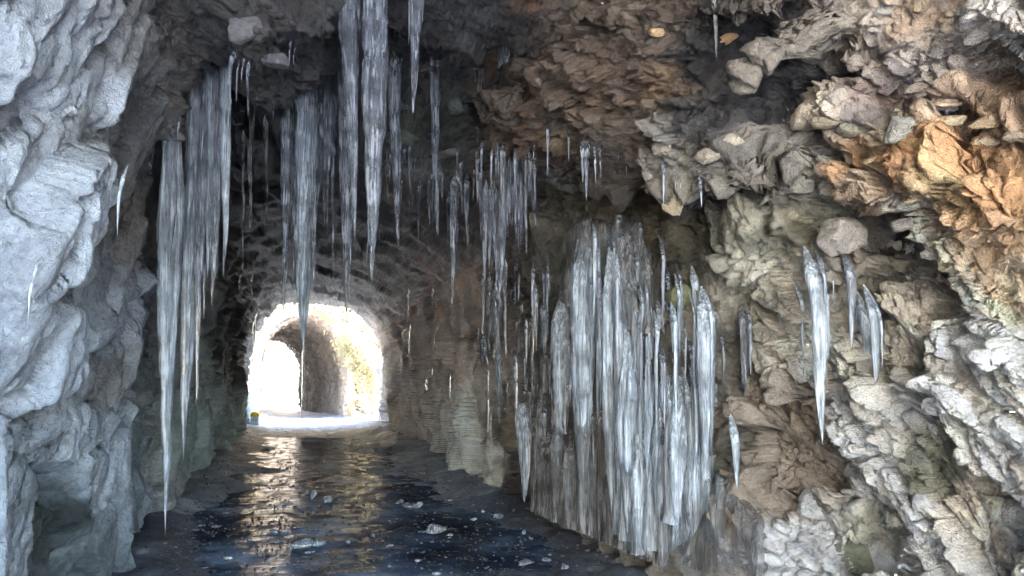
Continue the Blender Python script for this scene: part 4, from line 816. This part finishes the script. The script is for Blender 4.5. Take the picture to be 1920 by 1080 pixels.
# straw and twigs frozen to the road
def straw_material():
    k = N("straw"); k.p.inputs['Base Color'].default_value = (.42, .31, .16, 1); k.p.inputs['Roughness'].default_value = .6; return k.m
STRAW = straw_material()
def blades(name, roots, mat):
    Vs, Fs, b = [], [], 0
    for (p0, p1, p2, w) in roots:
        side = np.cross(p2-p0, [0.3, 1, .2]); side = side/(np.linalg.norm(side)+1e-9)*w; up3 = np.array([0, 0, w*.8])
        ring = []
        for p, s in ((p0, 1), (p1, .8), (p2, .2)): ring += [p+side*s, p-side*s*.5+up3*s, p-side*s*.5-up3*s]
        Vs.append(np.array(ring)); 
        for r in (0, 3):
            for j in range(3): Fs.append([b+r+j, b+r+(j+1) % 3, b+r+3+(j+1) % 3, b+r+3+j])
        b += 9
    return tag(mesh_np(name, np.concatenate(Vs), np.array(Fs), mat, smooth_=False), kind='stuff')
rs = np.random.RandomState(9); L_ = []
for k in range(150):
    px, py = (rs.uniform(560, 700), rs.uniform(1030, 1075)) if k < 60 else on_road(rs); c = on_floor(px, py, .012); a = rs.normal(0, .35); l = rs.uniform(.03, .12)
    d = np.array([math.cos(a)*cy_, -math.cos(a)*sy_+math.sin(a), 0])*l; L_.append((c, c+d*.5+np.array([0, 0, .008]), c+d, .0022))
blades("frozen_straw", L_, STRAW)
# dry grass on the sunny rock beyond the arch
L_ = []
for k in range(1500):
    t = rs.uniform(0, 1); px = 640+t*62+rs.normal(0, 11); py = 625+t*95+rs.normal(0, 18); dep = 33.6-max(0, (px-650)/60)*.5; c = place(px, py, dep)+np.array([0, -.2, 0]); l = rs.uniform(.1, .38)
    L_.append((c, c+np.array([rs.normal(0, .06), -.12, -.2*l]), c+np.array([rs.normal(0, .12), -.14, -l]), .011))
gm = N("dry_grass"); gm.p.inputs['Base Color'].default_value = (.22, .17, .06, 1); gm.p.inputs['Roughness'].default_value = .7
blades("hanging_dry_grass", L_, gm.m)

# kilometre stone at the left foot of the arch
c = on_floor(478, 806, 0.0); dkm = float((c-np.array([0, 0, EYE]))@FWD); kk_ = dkm/FPX
km = empty("kilometre_stone", (c[0], c[1], .02)); km.rotation_euler = (0, 0, -YAW*.6); km.scale = (1.0,)*3
tag(km, "white kilometre stone with a rounded yellow cap and black 12 by the far arch", "milestone")
def slab(w, d, z0, z1, rounded, seg=14):
    pts = []
    if rounded: pts = [(-w/2, z0)]+[(-w/2*math.cos(math.pi*i/seg), z0+(z1-z0)*.30+(z1-z0)*.7*math.sin(math.pi*i/seg)) for i in range(seg+1)]+[(w/2, z0)]
    else: pts = [(-w/2*.96, z0), (-w/2, z0+.02), (-w/2, z1), (w/2, z1), (w/2, z0+.02), (w/2*.96, z0)]
    n = len(pts); import bmesh
    bm = bmesh.new(); f = [bm.verts.new((x, -d/2, z)) for x, z in pts]; b = [bm.verts.new((x, d/2, z)) for x, z in pts]
    bm.faces.new(f); bm.faces.new(b[::-1])
    for i in range(n): bm.faces.new((f[i], b[i], b[(i+1) % n], f[(i+1) % n]))
    bmesh.ops.recalc_face_normals(bm, faces=bm.faces); bmesh.ops.bevel(bm, geom=[e for e in bm.edges if e.calc_face_angle(0) > .9], offset=.008, segments=2, affect='EDGES')
    return bm
def paint(name, c, r=.5):
    k = N(name); v = k.pos(); a = k.noise(v, 9, 5, .6); k.l(k.ramp(a, [(.3, tuple(q*.75 for q in c)), (.6, c)]), k.p.inputs['Base Color']); k.p.inputs['Roughness'].default_value = r; return k.m
def bm_obj(name, bm, mat, parent):
    me = bpy.data.meshes.new(name); bm.to_mesh(me); bm.free(); me.materials.append(mat); o = link(bpy.data.objects.new(name, me)); o.parent = parent; return o
H = 33*kk_; Wk = 15*kk_
bm_obj("body", slab(Wk, .2, -.05, H*.72, False), paint("white_paint", (.72, .72, .70)), km)
bm_obj("cap", slab(Wk*1.04, .215, H*.722, H, True), paint("yellow_paint", (.72, .44, .02)), km)
tc = bpy.data.curves.new("number", 'FONT'); tc.body = "12"; tc.size = .17; tc.extrude = .003; tc.align_x = 'CENTER'; tc.materials.append(paint("black_paint", (.02, .02, .025)))
_tmp = bpy.data.objects.new("number", tc); link(_tmp); bpy.context.view_layer.update()
_me = bpy.data.meshes.new_from_object(_tmp.evaluated_get(bpy.context.evaluated_depsgraph_get())); bpy.data.objects.remove(_tmp)
to = link(bpy.data.objects.new("number", _me)); to.parent = km; to.location = (0, -.1035, H*.48); to.rotation_euler = (math.pi/2, 0, 0)
